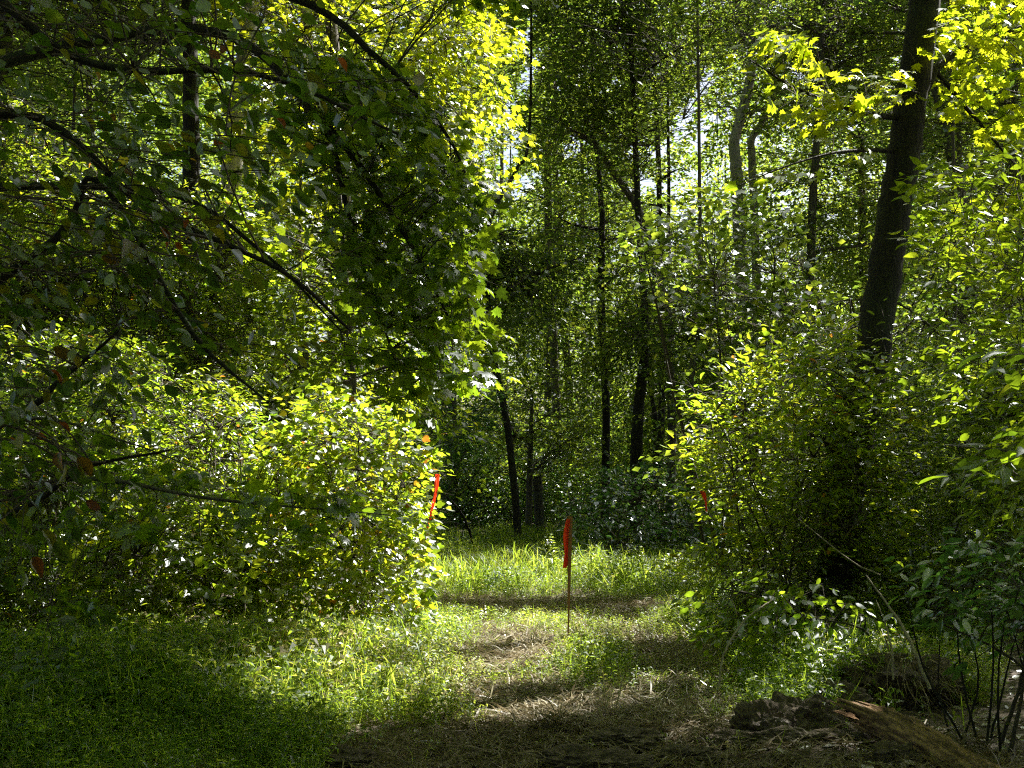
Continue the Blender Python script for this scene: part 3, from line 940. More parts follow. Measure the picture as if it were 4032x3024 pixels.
shrub('vine_covered_tree', 'rounded mound of broad vine leaves draped over a small tree right of centre', 'vine', (3.5, 21),
      [(('poly', [(625, 235), (660, 205), (720, 190), (790, 215), (830, 300), (820, 400), (720, 400), (690, 320), (640, 290)], 19, 22), 4.80)],
      'vine', .12, 'wood', stems=9, sr=.03, per=14, R_=.34, tilt=.5, droop=.5, twr=.005, tintr=(.1, 1))

# ------------------------------------------------------------------ centre: shrubs at the end of the clearing
shrub('honeysuckle_bush', 'dark bluish-green rounded shrub behind the middle stake', 'bush', (2.0, 25.5),
      [(('poly', [(568, 500), (600, 470), (650, 462), (700, 480), (720, 530), (700, 570), (640, 566), (590, 560), (570, 540)], 23.5, 27), 4.0)],
      'oval', .10, 'blue', stems=12, sr=.02, per=16, R_=.3, tilt=.6, droop=.3, twr=.005, carve=False)
shrub('shady_shrub', 'low dark shrub at the back of the clearing beside the broken stump', 'bush', (-.6, 37),
      [(('poly', [(430, 440), (560, 450), (580, 500), (560, 525), (430, 522)], 35.5, 40), 3.6)],
      'oval', .10, 'blue', stems=10, sr=.02, per=16, R_=.34, tilt=.6, twr=.005, carve=False)
shrub('silvery_shrub', 'shrub with pale shining leaves behind the vine thicket at the left of the gap', 'bush', (-1.9, 28),
      [(('poly', [(395, 390), (440, 370), (500, 385), (500, 430), (450, 470), (400, 450)], 26.5, 30), 3.2)],
      'oval', .10, 'blue', stems=10, sr=.02, per=16, R_=.3, tilt=.5, twr=.005)
tree('young_maple', 'young maple with layered dull green foliage low in the centre', 'tree',
     [[(*at(528, 530, 33)[:2], -.05, .09), pt(530, 460, 33, .07), pt(532, 390, 33, .03)]],
     [], [(('poly', [(480, 380), (520, 360), (580, 365), (600, 400), (590, 470), (500, 480), (470, 430)], 31.5, 35), 3.2)],
     'maple', .11, 'wood', per=14, R_=.45, flat=.2, limb_n=8, limb_r=.03, tilt=.3, droop=.2, twr=.006, carve=False, tintr=(.3, 1))

# ------------------------------------------------------------------ the wood behind: one tree at a time
BG = [
    # (label, bark, D, trunk pixel rows (px, py, width px), crown ellipsoids [(px, py, rx, rz)], leaf mat)
    ('slender grey tree that bends left as it climbs, centre of the wood', 'bark', 31,
     [(668, 540, 9), (672, 430, 9), (668, 325, 10), (655, 268, 9), (641, 215, 8), (612, 170, 7), (590, 130, 6), (575, 70, 5), (570, 10, 4)],
     [(590, 60, 3.0, 2.2), (610, -60, 3.5, 2.6)], 'wood', .06),
    ('straight dark trunk just left of the bent grey tree', 'bark_dark', 33,
     [(604, 540, 9), (606, 420, 8), (601, 300, 8), (602, 215, 6), (596, 140, 4), (592, 60, 3)],
     [(600, 250, 2.6, 1.8), (585, 130, 2.6, 1.8)], 'wood', .06),
    ('dark trunk with rough bark rising behind the honeysuckle bush', 'bark_dark', 30,
     [(634, 545, 13), (637, 430, 12), (643, 370, 10), (646, 330, 8), (640, 240, 7), (634, 120, 6), (630, 0, 5)],
     [(650, 20, 3.2, 2.4), (640, 330, 2.2, 1.2), (640, 130, 2.0, 1.4)], 'wood', .1),
    ('thin trunk curving up at the left of the gap beside the drooping maple', 'bark_dark', 29,
     [(520, 545, 8), (508, 430, 7), (494, 360, 7), (487, 290, 6), (486, 240, 5), (496, 205, 5), (516, 170, 4), (530, 120, 3)],
     [(480, 260, 1.8, 1.6), (540, 290, 2.2, 1.4)], 'wood', .05),
    ('tall pale trunk with two forks high up, right of centre', 'bark_pale', 34,
     [(752, 545, 15), (748, 400, 14), (738, 195, 13), (735, 140, 11), (748, 90, 10), (755, 30, 9), (757, -40, 8), (758, -300, 5)],
     [(770, -60, 3.5, 2.6), (740, 110, 1.6, 1.4)], 'wood', .05),
    ('second pale stem crossing behind the forked pale trunk', 'bark_pale', 36,
     [(758, 545, 10), (757, 300, 9), (752, 160, 8), (752, 140, 7), (770, 105, 6), (778, 60, 5), (790, 10, 4)],
     [(800, 30, 2.4, 2.0)], 'wood', .05),
    ('grey double-stemmed tree between the pale trunk and the leaning trunk', 'bark', 33,
     [(806, 545, 11), (808, 400, 10), (812, 220, 9), (818, 120, 7), (822, 20, 6), (826, -200, 4)],
     [(840, 20, 2.6, 2.4), (830, 220, 2.4, 2.0)], 'wood', .08),
    ('dark slim pole tree in the sky gap with horizontal branches', 'bark_dark', 36,
     [(650, 545, 8), (662, 400, 7), (660, 220, 6), (656, 110, 5), (650, 20, 4)],
     [(660, 60, 2.4, 1.8), (640, 190, 1.8, .7)], 'wood', .08),
    ('thin crooked sapling trunk near the centre of the wood', 'bark_dark', 38,
     [(650, 545, 6), (656, 440, 6), (650, 370, 5), (655, 310, 4), (668, 250, 4)],
     [(680, 330, 2.4, 2.0)], 'wood', .1),
    ('slim trunk standing in shade right of the honeysuckle bush', 'bark', 28,
     [(690, 545, 7), (690, 440, 7), (694, 330, 6), (700, 260, 4)],
     [(720, 330, 2.4, 2.0)], 'wood', .05),
    ('leafy tree filling the top centre above the gap', 'bark', 42,
     [(560, 545, 10), (556, 400, 9), (548, 200, 8), (552, 40, 7), (556, -180, 4)],
     [(560, 60, 2.6, 3.4), (570, 210, 3.4, 2.2), (560, -120, 4.5, 3.5)], 'wood', .1),
    ('tree with a dense crown behind the golden branch', 'bark', 40,
     [(870, 545, 9), (866, 400, 9), (862, 200, 8), (860, 40, 6), (856, -200, 4)],
     [(860, 90, 3.6, 3.2), (870, 260, 3.4, 2.6)], 'wood', .1),
    ('tree behind the top of the leaning trunk', 'bark', 36,
     [(960, 545, 9), (962, 400, 9), (958, 200, 8), (962, 20, 6), (960, -200, 4)],
     [(970, 90, 3.4, 3.2), (980, 260, 3.4, 2.6)], 'wood', .15),
    ('dark leafy tree at the far right edge of the wood', 'bark', 30,
     [(1010, 560, 9), (1008, 400, 9), (1012, 200, 8), (1016, 20, 6)],
     [(1020, 120, 3.0, 3.0), (1010, 340, 2.6, 2.4)], 'wood', .15),
    ('shadowy tree behind the tip of the drooping maple', 'bark', 38,
     [(456, 545, 9), (452, 400, 9), (446, 250, 8), (440, 120, 6), (450, 0, 4)],
     [(450, 300, 2.8, 2.4), (440, 140, 2.4, 2.4)], 'wood', .1),
    ('tree glowing behind the witch hazel on the left', 'bark', 32,
     [(330, 560, 9), (332, 400, 9), (336, 200, 8), (340, 20, 6), (350, -200, 4)],
     [(320, 230, 3.4, 2.8), (330, 40, 3.2, 3.0)], 'wood', .4),
    ('tree at the back left behind the broad-leaved foreground', 'bark', 30,
     [(90, 560, 10), (86, 400, 9), (92, 200, 8), (88, 20, 7), (90, -200, 4)],
     [(90, 240, 3.4, 2.8), (80, 40, 3.2, 3.0)], 'wood', .3),
    ('hazy tree at the far left edge of the wood', 'bark', 36,
     [(10, 560, 10), (6, 400, 9), (12, 200, 8), (8, 20, 7)],
     [(0, 240, 3.4, 3.0), (0, 60, 3.2, 3.0)], 'wood', .3),
    ('tree with light foliage between the silvery shrub and the centre', 'bark', 45,
     [(545, 540, 7), (548, 400, 7), (552, 300, 6), (556, 200, 4)],
     [(550, 320, 3.4, 2.2)], 'wood', .3),
    ('tree with light foliage low behind the bent grey tree', 'bark', 44,
     [(710, 540, 7), (706, 400, 7), (702, 300, 6), (700, 230, 4)],
     [(700, 380, 3.4, 2.6), (610, 420, 3.2, 2.0)], 'wood', .3),
]
BG += [
    ('leafy understory tree standing in the left gap behind the vine thicket', 'bark', 23,
     [(300, 560, 8), (302, 440, 7), (306, 350, 6), (300, 260, 4)], [(300, 400, 2.2, 1.6), (200, 440, 1.8, 1.6), (380, 430, 1.5, 1.5)], 'bush', .3),
    ('leafy understory tree at the far left behind the hazel bush', 'bark', 22,
     [(60, 560, 8), (64, 440, 7), (60, 350, 6), (70, 240, 4)], [(60, 400, 2.4, 1.8), (130, 300, 1.8, 1.6), (0, 260, 1.8, 1.8)], 'bush', .3),
    ('understory tree between the leaning trunk and the edge of the wood', 'bark', 20,
     [(950, 560, 8), (954, 440, 7), (950, 350, 6), (955, 240, 4)], [(960, 380, 1.8, 1.8), (800, 400, 1.8, 1.6), (1010, 240, 1.6, 1.6)], 'wood', .3),
]
for label, bark, D, rows, ells, mat, ylo in BG:
    tr = []
    for k, (px, py, w) in enumerate(rows):
        p = at(px, py, D + .3 * k)
        if k == 0: p[2] = -.1
        tr.append((*p, w / FPX * D / 2))
    regs = []
    for (px, py, rx, rz) in ells:
        c = at(px, py, D + 1)
        regs.append((('ell', tuple(c), (rx * 1.05, 3.0, rz * 1.05)), 3.4))
    # upper crown above the frame
    top = np.array(tr[-1][:3])
    hz = 13.5 + 2.5 * rng.random()
    regs.append((('ell', (top[0], D + 1, hz), (3.2, 3.2, 3.6)), 1.3))
    if tr[-1][2] < hz:
        tr.append((top[0], D + 1, hz, tr[-1][3] * .6))
    tree('forest_tree', label, 'tree', [tr], [], regs, 'rhomb', .14, mat, bark=bark, sides=8, group='trees of the wood behind the clearing',
         limb_n=7, limb_r=.045, per=34, R_=.85, flat=.16, tilt=.45, droop=.3, twr=.008, holes=True, tintr=(0, .95), twig_share=.6)

# trees added to cast shade, most crowns set sunward of the darkened spots
def above(x, y, z, h):
    """the point at height h on the way from (x, y, z) to the sun"""
    t = (h - z) / SDIR[2]
    return (x + SDIR[0] * t, y + SDIR[1] * t, h)


CAN = [
    ('added tree outside the right edge, its crown placed to shade the near leaves', (7.6, 11.0), [(above(-1.6, 6.0, 3.0, 11.5), (2.6, 2.2, 1.6)), (above(-.2, 5.6, 4.0, 10.5), (2.2, 2.0, 1.4))], 'wood'),
    ('added tall tree at the right of the clearing, its crown placed to shade the drooping maple', (8.2, 17.5), [(above(-.9, 12.0, 3.6, 12.0), (2.0, 1.8, 1.5)), (above(-1.4, 12.3, 5.0, 13.5), (2.2, 2.0, 1.5))], 'wood'),
    ('added tall tree outside the right edge, its crown placed to shade the mud', (9.0, 14.0), [(above(.8, 7.2, 0, 12.0), (3.2, 1.5, 1.6)), (above(2.9, 8.0, .5, 10.0), (1.8, 1.8, 1.6))], 'wood'),
    ('added tall tree, its high crown placed to shade the grass at the near left', (9.5, 22.0), [(above(-3.9, 9.0, 0, 13.0), (2.2, 1.7, 1.5)), (above(-3.0, 7.6, 0, 12.0), (2.2, 1.2, 1.5))], 'wood'),
    ('added tall tree at the right rear, placed to shade the dark thicket', (11.0, 19), [(above(4.4, 14.0, 2.0, 11.5), (2.2, 2.2, 2.2)), (above(4.0, 13.5, 1.0, 8.0), (1.6, 2.0, 1.6))], 'wood'),
    ('added tall tree beyond the clearing, its crown placed to stripe the path with shade', (11.5, 27.0), [(above(.8, 16.2, 0, 13.5), (2.4, 1.1, 1.6)), (above(.9, 10.9, 0, 14.5), (.7, .6, .8)), (above(1.9, 12.0, 0, 14.0), (.7, .9, 1.0))], 'wood'),
    ('added tall tree at the right, its crown placed to shade the honeysuckle bush', (10.5, 31.0), [(above(2.1, 25.0, 1.2, 14.0), (2.6, 2.2, 1.6)), (above(.5, 28.5, 1.0, 14.5), (3.0, 2.6, 1.6)), (above(-1.5, 27.5, 1.0, 13.5), (2.0, 1.8, 1.4))], 'wood'),
    ('tall tree at the left rear of the wood', (-8.2, 21), [((-7.2, 20, 11), (3.0, 3.5, 3.5))], 'wood'),
]
for label, (bx, by), ells, mat in CAN:
    top = np.array(ells[0][0])
    tree('added_canopy_tree', label, 'tree', [[(bx, by, -.1, .2), (bx * .99, by, 5, .17), (bx * .97, by, 8.5, .13), (*top, .06)]], [],
         [(('ell', c, r), 3.4) for c, r in ells], 'rhomb', .15, mat, bark='bark', group='tall trees reaching over the frame', limb_n=8, limb_r=.06,
         per=18, R_=.55, tilt=.5, droop=.3, twr=.01, twig_share=.5)

# ------------------------------------------------------------------ far wood and undergrowth (masses)
def mass(name, label, boxes, leaf, mat, tintr, kindc, holes=False, carve=True):
    Ps = []
    for (x0, x1, y0, y1, z0, z1, nn) in boxes:
        c = np.stack([rng.uniform(x0, x1, nn), rng.uniform(y0, y1, nn), z0 + (z1 - z0) * rng.random(nn) ** 1.15], -1)
        Ps.append(c)
    C = np.concatenate(Ps)
    # clump: keep where a slow 3-D wave is high
    w = np.sin(C[:, 0] * .9 + np.sin(C[:, 2] * .8) * 1.5) + np.sin(C[:, 2] * 1.3 + C[:, 1] * .35) + np.sin(C[:, 0] * .37 + 1.1)
    C = C[w > -.9]
    per = 10
    idx = np.repeat(np.arange(len(C)), per)
    P = C[idx] + rng.normal(size=(len(idx), 3)) * [.45, .45, .22]
    keep = P[:, 2] > .1
    if carve: keep &= sun_carve(P)
    if holes: keep &= sky_carve(P)
    P = P[keep]
    n = len(P)
    me = scatter_mesh(name, 'rhomb', P, rng.normal(size=(n, 3)) * [1, 1, .4] - [0, 0, .3], np.array([0, 0, 1.]) + rng.normal(size=(n, 3)) * .55,
                      leaf * rng.uniform(.7, 1.3, n), tintr[0] + (tintr[1] - tintr[0]) * rng.random(n))
    tag(link(name, me, M[mat]), label, kindc, kind='stuff')


mass('far_woods_foliage', 'far-off mass of sunlit forest foliage closing the view', [(-34, 36, 54, 85, -.2, 21, 46000)], .24, 'wood', (.1, 1), 'woods', holes=True, carve=False)
mass('undergrowth', 'dark leafy undergrowth between the trunks of the wood', [(-16, -3.5, 22, 50, .1, 2.6, 11000), (-3.5, 4, 36, 52, .1, 3.2, 7000), (4, 18, 24, 50, .1, 3.4, 13000),
     (-9, -4.5, 10, 20, .1, 2.4, 3000), (4.5, 9, 12, 22, .1, 2.8, 2400)], .11, 'wood', (0, .8), 'undergrowth', carve=True)

mass('added_rear_woods', 'unseen woods behind and beside the camera, added to block sky light', [(-26, 26, -24, -9, 0, 19, 15000), (-22, -9, -9, 10, 0, 17, 6000), (9, 22, -9, 10, 0, 17, 6000)], .3, 'wood', (0, .8), 'woods', carve=False)  # foliage added around the camera to keep sky light off the near side

mass('added_high_canopy', 'leafy roof high over the clearing, added to hold back sky light', [(-20, 24, -10, 34, 12.8, 17, 26000), (-26, 32, 34, 60, 15, 20, 16000)], .26, 'wood', (0, .8), 'canopy', holes=True, carve=True)  # overhead foliage added to cut the sky fill and deepen the shade

# far trunks
for k in range(26):
    D = 46 + 30 * rng.random()
    x0 = rng.uniform(-.36, .40) * D
    r = rng.uniform(.09, .2)
    lean = rng.normal() * .6
    root = tag(empty('distant_tree', (x0, D, 0)), 'bare slim trunk among the distant trees of the wood', 'tree', 'distant trunks in the wood')
    c = curve_pts([(x0, D, -.1, r), (x0 + lean * .4, D, 6, r * .85), (x0 + lean, D, 13, r * .6), (x0 + lean * 1.2, D, 19, r * .3)], 5, .1)
    V, l, s = tubes([c], 7)
    link('trunk', raw_mesh('trunk', V, l, s, smooth=True), M['bark'], root)
    crown(root, [(('ell', (x0 + lean, D, 14.5), (3.0, 3.0, 4.0)), .8)], 'rhomb', .2, 'wood', per=14, R_=.7, twig=False, holes=True, carve=False)


# ------------------------------------------------------------------ stakes and flagging tape
def box_mesh(name, w, d, h, point=.0, chamfer=.002):
    import bmesh
    bm = bmesh.new()
    bmesh.ops.create_cube(bm, size=1)
    for v in bm.verts:
        top = v.co.z > 0
        v.co.x *= w; v.co.y *= d
        v.co.z = h if top else 0
        if not top and point:
            v.co.x *= .15; v.co.y *= .15; v.co.z = -point
    bmesh.ops.bevel(bm, geom=bm.edges[:], offset=chamfer, segments=2, affect='EDGES')
    me = bpy.data.meshes.new(name)
    bm.to_mesh(me); bm.free()
    return me


def ribbon_mesh(name, pts, w, twist=0.0, t=.0008, fold=.004, seed=0):
    """a hanging strip with real thickness, slight folds across its width; pts rows x y z"""
    r = np.random.default_rng(seed)
    p = curve_pts([(*q, .01) for q in pts], 8)[:, :3]
    K = len(p)
    u = np.linspace(0, 1, K)
    ang = twist * u + .25 * np.sin(u * 7 + r.uniform(0, 6))
    cols = 5
    front, back = [], []
    for k in range(K):
        ax = np.array([math.cos(ang[k]), math.sin(ang[k]), .0])
        nn = np.array([-math.sin(ang[k]), math.cos(ang[k]), 0])
        wk = w * (1 - .12 * math.sin(u[k] * 9 + seed))
        for j in range(cols):
            s = j / (cols - 1) - .5
            off = ax * s * wk + nn * fold * math.sin(s * 9 + u[k] * 5)
            front.append(p[k] + off + nn * t); back.append(p[k] + off - nn * t)
    V = np.array(front + back)
    nF = K * cols
    q = []
    for k in range(K - 1):
        for j in range(cols - 1):
            a = k * cols + j
            q += [a, a + 1, a + 1 + cols, a + cols]
            q += [nF + a + cols, nF + a + cols + 1, nF + a + 1, nF + a]
    for k in range(K - 1):
        a = k * cols; q += [a, a + cols, nF + a + cols, nF + a]
        a = k * cols + cols - 1; q += [a + cols, a, nF + a, nF + a + cols]
    for j in range(cols - 1):
        a = j; q += [a + 1, a, nF + a, nF + a + 1]
        a = (K - 1) * cols + j; q += [a, a + 1, nF + a + 1, nF + a]
    return raw_mesh(name, V, np.array(q), np.arange(len(q) // 4) * 4, smooth=True)


SD = 12.8
base = at(568, 643, SD); topz = at(569.5, 516, SD)[2]
st = tag(empty('survey_stake', (base[0], SD, 0)), 'wooden survey stake standing in the middle of the grassy path', 'stake')
o = link('post', box_mesh('post', .046, .020, topz + .02, .12), M['stake'], st)
o.location = (base[0], SD, -.02); o.rotation_euler = (R(.6), R(1.0), R(12))
tag(o, 'weathered pine post')
tp_ = at(570, 517, SD)
# tape knot wound round the top of the stake
loop = []
for k in range(4):
    a = link('tape_wrap', box_mesh('tape_wrap', .041 + .001 * k, .022 + .001 * k, .020 - .002 * k), M['tape'], st)
    a.location = (tp_[0] - .003, SD, tp_[2] - .03 - .013 * k * .9); a.rotation_euler = (R(2 * k), R(3 - 3 * k), R(28)); break
rb = tag(link('flagging_tape', ribbon_mesh('flagging_tape', [at(568.5, 519, SD - .03), at(565.8, 535, SD - .04), at(566, 552, SD - .04), at(564.8, 568, SD - .05)], .042, .5, fold=.006, seed=2), M['tape']),
         'orange-red tape strip hanging from the top of the middle stake', 'flagging tape', 'orange flagging tapes')
tag(link('tape_tail', ribbon_mesh('tape_tail', [at(568.5, 519, SD - .035), at(567.6, 535, SD - .05), at(567.2, 550, SD - .05), at(566.6, 566, SD - .055)], .025, .9, fold=.004, seed=5), M['tape'], rb))
tag(link('flagging_tape', ribbon_mesh('flagging_tape', [at(437.5, 474, 13.1), at(436, 490, 13.1), at(433, 505, 13.1), at(430, 520, 13.1)], .036, .9, fold=.006, seed=3), M['tape']),
    'orange-red tape strip hanging at the left of the clearing, from the vine thicket', 'flagging tape', 'orange flagging tapes')
tag(link('flagging_tape', ribbon_mesh('flagging_tape', [at(428, 522, 13.15), at(427.4, 532, 13.15), at(427.2, 541, 13.15)], .02, 1.2, fold=.004, seed=4), M['tape']),
    'short scrap of orange tape just below the left hanging strip', 'flagging tape', 'orange flagging tapes')
tag(link('flagging_tape', ribbon_mesh('flagging_tape', [at(702.5, 491, 11.9), at(704.5, 497, 11.9), at(706, 504, 11.9), at(706.5, 512, 11.9)], .042, 1.4, fold=.007, seed=6), M['tape']),
    'orange-red tape knotted on the bush at the right of the clearing', 'flagging tape', 'orange flagging tapes')
# the twigs they hang from
for (pp, lab) in (([pt(425, 470, 13.4, .008), pt(434, 474, 13.2, .006), pt(444, 473, 13.0, .003)], 'thin twig poking from the vine thicket holding the orange tape'),
                  ([pt(735, 486, 12.4, .008), pt(715, 488, 12.1, .006), pt(700, 491, 11.9, .003)], 'thin twig of the right bush holding the orange tape')):
    V, l, s = tubes([curve_pts(pp, 6)], 5)
    tag(link('twig', raw_mesh('twig', V, l, s, smooth=True), M['twig']), lab, 'twig')

# ------------------------------------------------------------------ broken stump, dead branch, weeds
def rough_tube(name, rows, sides, amp, seed=1, jag=0.0, n=12, cap=True):
    r = np.random.default_rng(seed)
    c = curve_pts(rows, n)
    V, l, s = tubes([c], sides)
    K = len(c)
    ang = r.normal(size=sides) * amp
    A = np.repeat(c[:, :3], sides, 0)
    rel = V - A
    mul = 1 + np.tile(ang, K) + r.normal(size=K * sides) * amp * .45
    ph = np.sin(np.repeat(np.arange(K), sides) * .7 + np.tile(np.arange(sides), K) * 1.9) * amp * .5
    V = A + rel * (mul + ph)[:, None]
    if jag:
        d = norm(c[-1:, :3] - c[-3:-2, :3])[0]
        V[-sides:] += d * (r.uniform(-.3, 1, sides) ** 3 * jag)[:, None]
        V[-sides:] -= rel[-sides:] * .25
    if cap:
        l = list(l); s = list(s)
        s.append(len(l)); l += list(range((K - 1) * sides, K * sides))[::-1]
        s.append(len(l)); l += list(range(sides))
    return raw_mesh(name, V, np.array(l), np.array(s), smooth=True)


SG = 33.5
b = at(540, 532, SG)
tag(link('broken_stump', rough_tube('broken_stump', [(b[0], SG, -.05, .13), (*at(539, 515, SG), .115), (*at(538, 498, SG), .11), (*at(537, 478, SG), .12)], 22, .12, 3, .10), M['bark']),
    'grey broken-off tree stump standing at the back of the clearing', 'stump')
db = tag(empty('dead_branch', at(477, 545, 26)), 'dark dead branch arching out over the grass behind the left tape', 'branch')
mainb = curve_pts([pt(474, 546, 26, .03), pt(468, 527, 25.7, .027), pt(459, 510, 25.3, .022), pt(443, 494, 25, .016), pt(425, 486, 24.7, .01)], 8, .2)
for rows in (mainb, curve_pts([pt(459, 510, 25.3, .014), pt(475, 503, 25, .010), pt(500, 503, 24.8, .006), pt(520, 498, 24.6, .003)], 6, .2),
             curve_pts([pt(466, 523, 25.6, .012), pt(462, 535, 25.7, .008), pt(463, 548, 25.7, .005)], 6, .2),
             curve_pts([pt(452, 502, 25.2, .010), pt(470, 488, 25, .006), pt(488, 488, 25, .004)], 6, .2),
             curve_pts([pt(468, 527, 25.7, .012), pt(447, 522, 25.3, .008), pt(430, 532, 25.0, .004)], 6, .2)):
    V, l, s = tubes([rows], 6)
    link('branch', raw_mesh('branch', V, l, s, smooth=True), M['bark_dark'], db)


def weed(px, py_base, py_top, D, label):
    b = at(px, py_base, D); t = at(px + rng.normal() * 2, py_top, D)
    b[2] = max(b[2], 0)
    root = tag(empty('goldenrod_weed', b), label, 'weed', 'upright weeds at the back of the clearing')
    c = curve_pts([(*b, .007), (*((b + t) / 2 + [.02, 0, 0]), .005), (*t, .002)], 8)
    V, l, s = tubes([c], 5)
    link('stem', raw_mesh('stem', V, l, s, smooth=True), M['twig'], root)
    n = 110
    k = rng.random(n)
    i = (k * (len(c) - 1)).astype(int)
    az = rng.uniform(0, 6.28, n)
    P = c[i, :3]
    tip = np.stack([np.cos(az), np.sin(az), rng.uniform(.2, .9, n)], -1)
    link('leaves', scatter_mesh('leaves', 'elm', P, tip, np.array([0, 0, 1.]) + .3 * rng.normal(size=(n, 3)), .16 * (1.15 - k) * rng.uniform(.7, 1.2, n), rng.uniform(.4, .9, n)), M['grass'], root)


weed(546, 560, 512, 23.5, 'feathery green weed in front of the broken stump')
weed(552, 578, 532, 20.5, 'bushy weed left of the stake tape, in the far grass')
weed(628, 575, 533, 21.5, 'tall feathery weed at the foot of the honeysuckle bush')
weed(640, 590, 545, 19.5, 'leafy weed right of the tall feathery one')

# pale bent sticks, dark canes on the right
STK = [([pt(718, 690, 9.6, .009), pt(724, 655, 9.7, .008), pt(745, 620, 9.9, .007), pt(772, 600, 10.2, .004)], 'M', 'pale curved bare twig arching up from the grass at the right of the path'),
       ([pt(930, 690, 9.2, .013), pt(912, 645, 9.4, .012), pt(895, 615, 9.6, .009), pt(866, 575, 9.9, .005)], 'M', 'pale bare stick leaning left above the root mound'),
       ([pt(893, 680, 9.3, .008), pt(892, 650, 9.4, .007), pt(884, 620, 9.6, .005), pt(876, 600, 9.7, .003)], 'M', 'thin kinked bare twig beside the leaning pale stick'),
       ([pt(880, 575, 11.0, .006), pt(850, 560, 11.2, .005), pt(800, 520, 11.6, .003)], 'M', 'thin pale twig slanting across the dark thicket')]
for rows, _, lab in STK:
    V, l, s = tubes([curve_pts(rows, 8, .3)], 6)
    tag(link('bare_stick', raw_mesh('bare_stick', V, l, s, smooth=True), M['drytwig']), lab, 'stick')
canes = tag(empty('cane_clump', (3.0, 8.3, 0)), 'clump of dark upright canes under the bluish shrub by the log', 'canes')
for (x0, x1, y1, D) in ((972, 905, 585, 8.0), (980, 955, 600, 8.1), (985, 990, 580, 7.9), (962, 968, 620, 8.3), (1000, 1010, 590, 8.0), (1010, 1004, 600, 8.2), (950, 940, 640, 8.5), (990, 1020, 620, 8.4)):
    b = at(x0, 745, D); b[2] = -.03
    t = at(x1, y1, D)
    m = (b + t) / 2 + [.06 * rng.normal(), 0, 0]
    V, l, s = tubes([curve_pts([(*b, .008), (*m, .006), (*t, .003)], 8, .3)], 6)
    link('cane', raw_mesh('cane', V, l, s, smooth=True), M['bark_dark'], canes)

# ------------------------------------------------------------------ log, clods, root mound
LG = [(*at(864, 716, 8.0), .05), (*at(884, 724, 7.9), .085), (*at(925, 748, 7.6), .10), (*at(968, 776, 7.3), .105), (*at(1040, 815, 6.8), .11)]
lg = tag(empty('fallen_log', LG[2][:3]), 'splintered brown rotting log lying in the mud at the bottom right', 'log')
link('log_body', rough_tube('log_body', LG[::-1], 40, .10, 8, .22, 16), M['log'], lg)
for k in range(9):
    a = rng.uniform(0, 6.28)
    s0 = np.array(LG[0][:3]) + [.08 * math.cos(a), 0, .07 * math.sin(a)]
    d = norm(np.array(LG[0][:3]) - np.array(LG[1][:3]))
    e = s0 + d * rng.uniform(.04, .16)
    s00 = s0 - d * .2
    V, l, s = tubes([np.array([(*s00, .022), (*s0, .018), (*e, .002)])], 5)
    link('splinter', raw_mesh('splinter', V, l, s), M['log'], lg)


def clod(loc, r, label, seed, mat='mud', name='mud_clod', group='mud clods along the front edge'):
    import bmesh
    from mathutils import noise
    bm = bmesh.new()
    bmesh.ops.create_icosphere(bm, subdivisions=5, radius=1)
    for v in bm.verts:
        p = v.co.copy()
        q = p * 1.5 + Vector((seed * 7.1, seed * 3.3, 0))
        d = noise.fractal(q, .9, 2.2, 6) * .42 + abs(noise.noise(q * 4.1)) * .22 + abs(noise.noise(q * 9)) * .08
        p = p * (1 + d)
        v.co = Vector((p.x * r[0], p.y * r[1], p.z * r[2]))
    me = bpy.data.meshes.new(name)
    bm.to_mesh(me); bm.free()
    for f in me.polygons: f.use_smooth = False
    o = link(name, me, M[mat])
    o.location = loc
    return tag(o, label, 'mud clod', group)


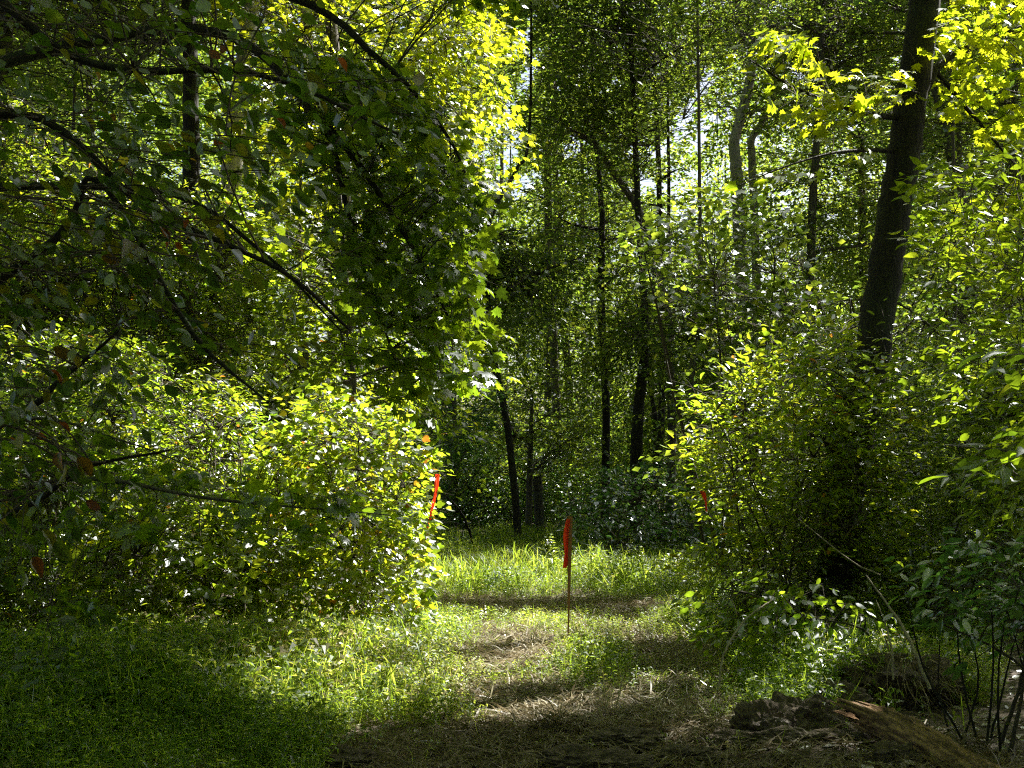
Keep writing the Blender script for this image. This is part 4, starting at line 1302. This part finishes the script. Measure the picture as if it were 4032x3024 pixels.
CL = [((764, 728), (.17, .14, .15), 'big dark mud clod at the left end of the bank near the log'),
      ((800, 720), (.22, .15, .15), 'broad crumbly clod in the middle of the bank behind the log'),
      ((838, 706), (.20, .15, .15), 'raised clod next to the tip of the log'),
      ((790, 742), (.26, .14, .09), 'low flat clod in front of the mud bank'),
      ((842, 738), (.18, .12, .07), 'reddish flat clod just left of the log'),
      ((728, 740), (.14, .10, .07), 'small clod left of the mud bank'),
      ((622, 738), (.20, .12, .07), 'grey clod on the path right of the sunlit tongue'),
      ((570, 754), (.15, .10, .06), 'flat pale clod at the bottom edge of the frame'),
      ((605, 762), (.24, .12, .07), 'wet slab of mud at the bottom centre'),
      ((690, 754), (.16, .11, .06), 'small wet clod between the slab and the mud bank'),
      ((345, 756), (.16, .12, .06), 'clod among straw at the bottom left of the path'),
      ((890, 758), (.14, .10, .08), 'clod tucked under the middle of the log')]
for k, ((px, py), r, lab) in enumerate(CL):
    zc = r[2] * .35
    D = (EYE - zc) / ((py - 472) / FPX)
    p = at(px, py, D)
    hg = float(height(p[0:1], p[1:2])[0])
    clod((p[0], p[1], max(hg, p[2] - .02)), r, lab, k + 1)
p = at(905, 690, 9.7)
rm = clod((p[0], 9.7, .10), (.42, .26, .20), 'dark earth mound bristling with dry roots behind the log', 31, name='root_mound', group=None)
rm['category'] = 'earth mound'
n = 420
az = rng.uniform(0, 6.28, n)
P = np.stack([p[0] + np.cos(az) * rng.uniform(.05, .5, n), 9.65 + np.sin(az) * rng.uniform(.05, .3, n), rng.uniform(.05, .32, n)], -1)
tip = np.stack([np.cos(az), np.sin(az) - .4, rng.normal(size=n) * .6 - .2], -1)
rt_ = link('roots', scatter_mesh('roots', 'arch', P, tip, rng.normal(size=(n, 3)) * .3 + [0, 0, 1], rng.uniform(.12, .38, n), rng.random(n) * .6), M['straw'])
rt_.parent = rm; rt_.matrix_parent_inverse = Matrix.Translation(-Vector(rm.location))
# pale dry tuft on the mud
g0 = ground_at(607, 715)
tf = tag(empty('pale_grass_tuft', (g0[0], g0[1], 0)), 'bleached tuft of grass standing on the bare path near the mud', 'grass tuft')
n = 22
P = np.tile([g0[0], g0[1], 0.0], (n, 1)) + rng.normal(size=(n, 3)) * [.04, .04, 0]
link('blades', scatter_mesh('blades', 'blade', P, rng.normal(size=(n, 3)) * [.3, .3, 0] + [0, 0, 1], rng.normal(size=(n, 3)), rng.uniform(.14, .34, n), np.full(n, .95)), M['straw'], tf)
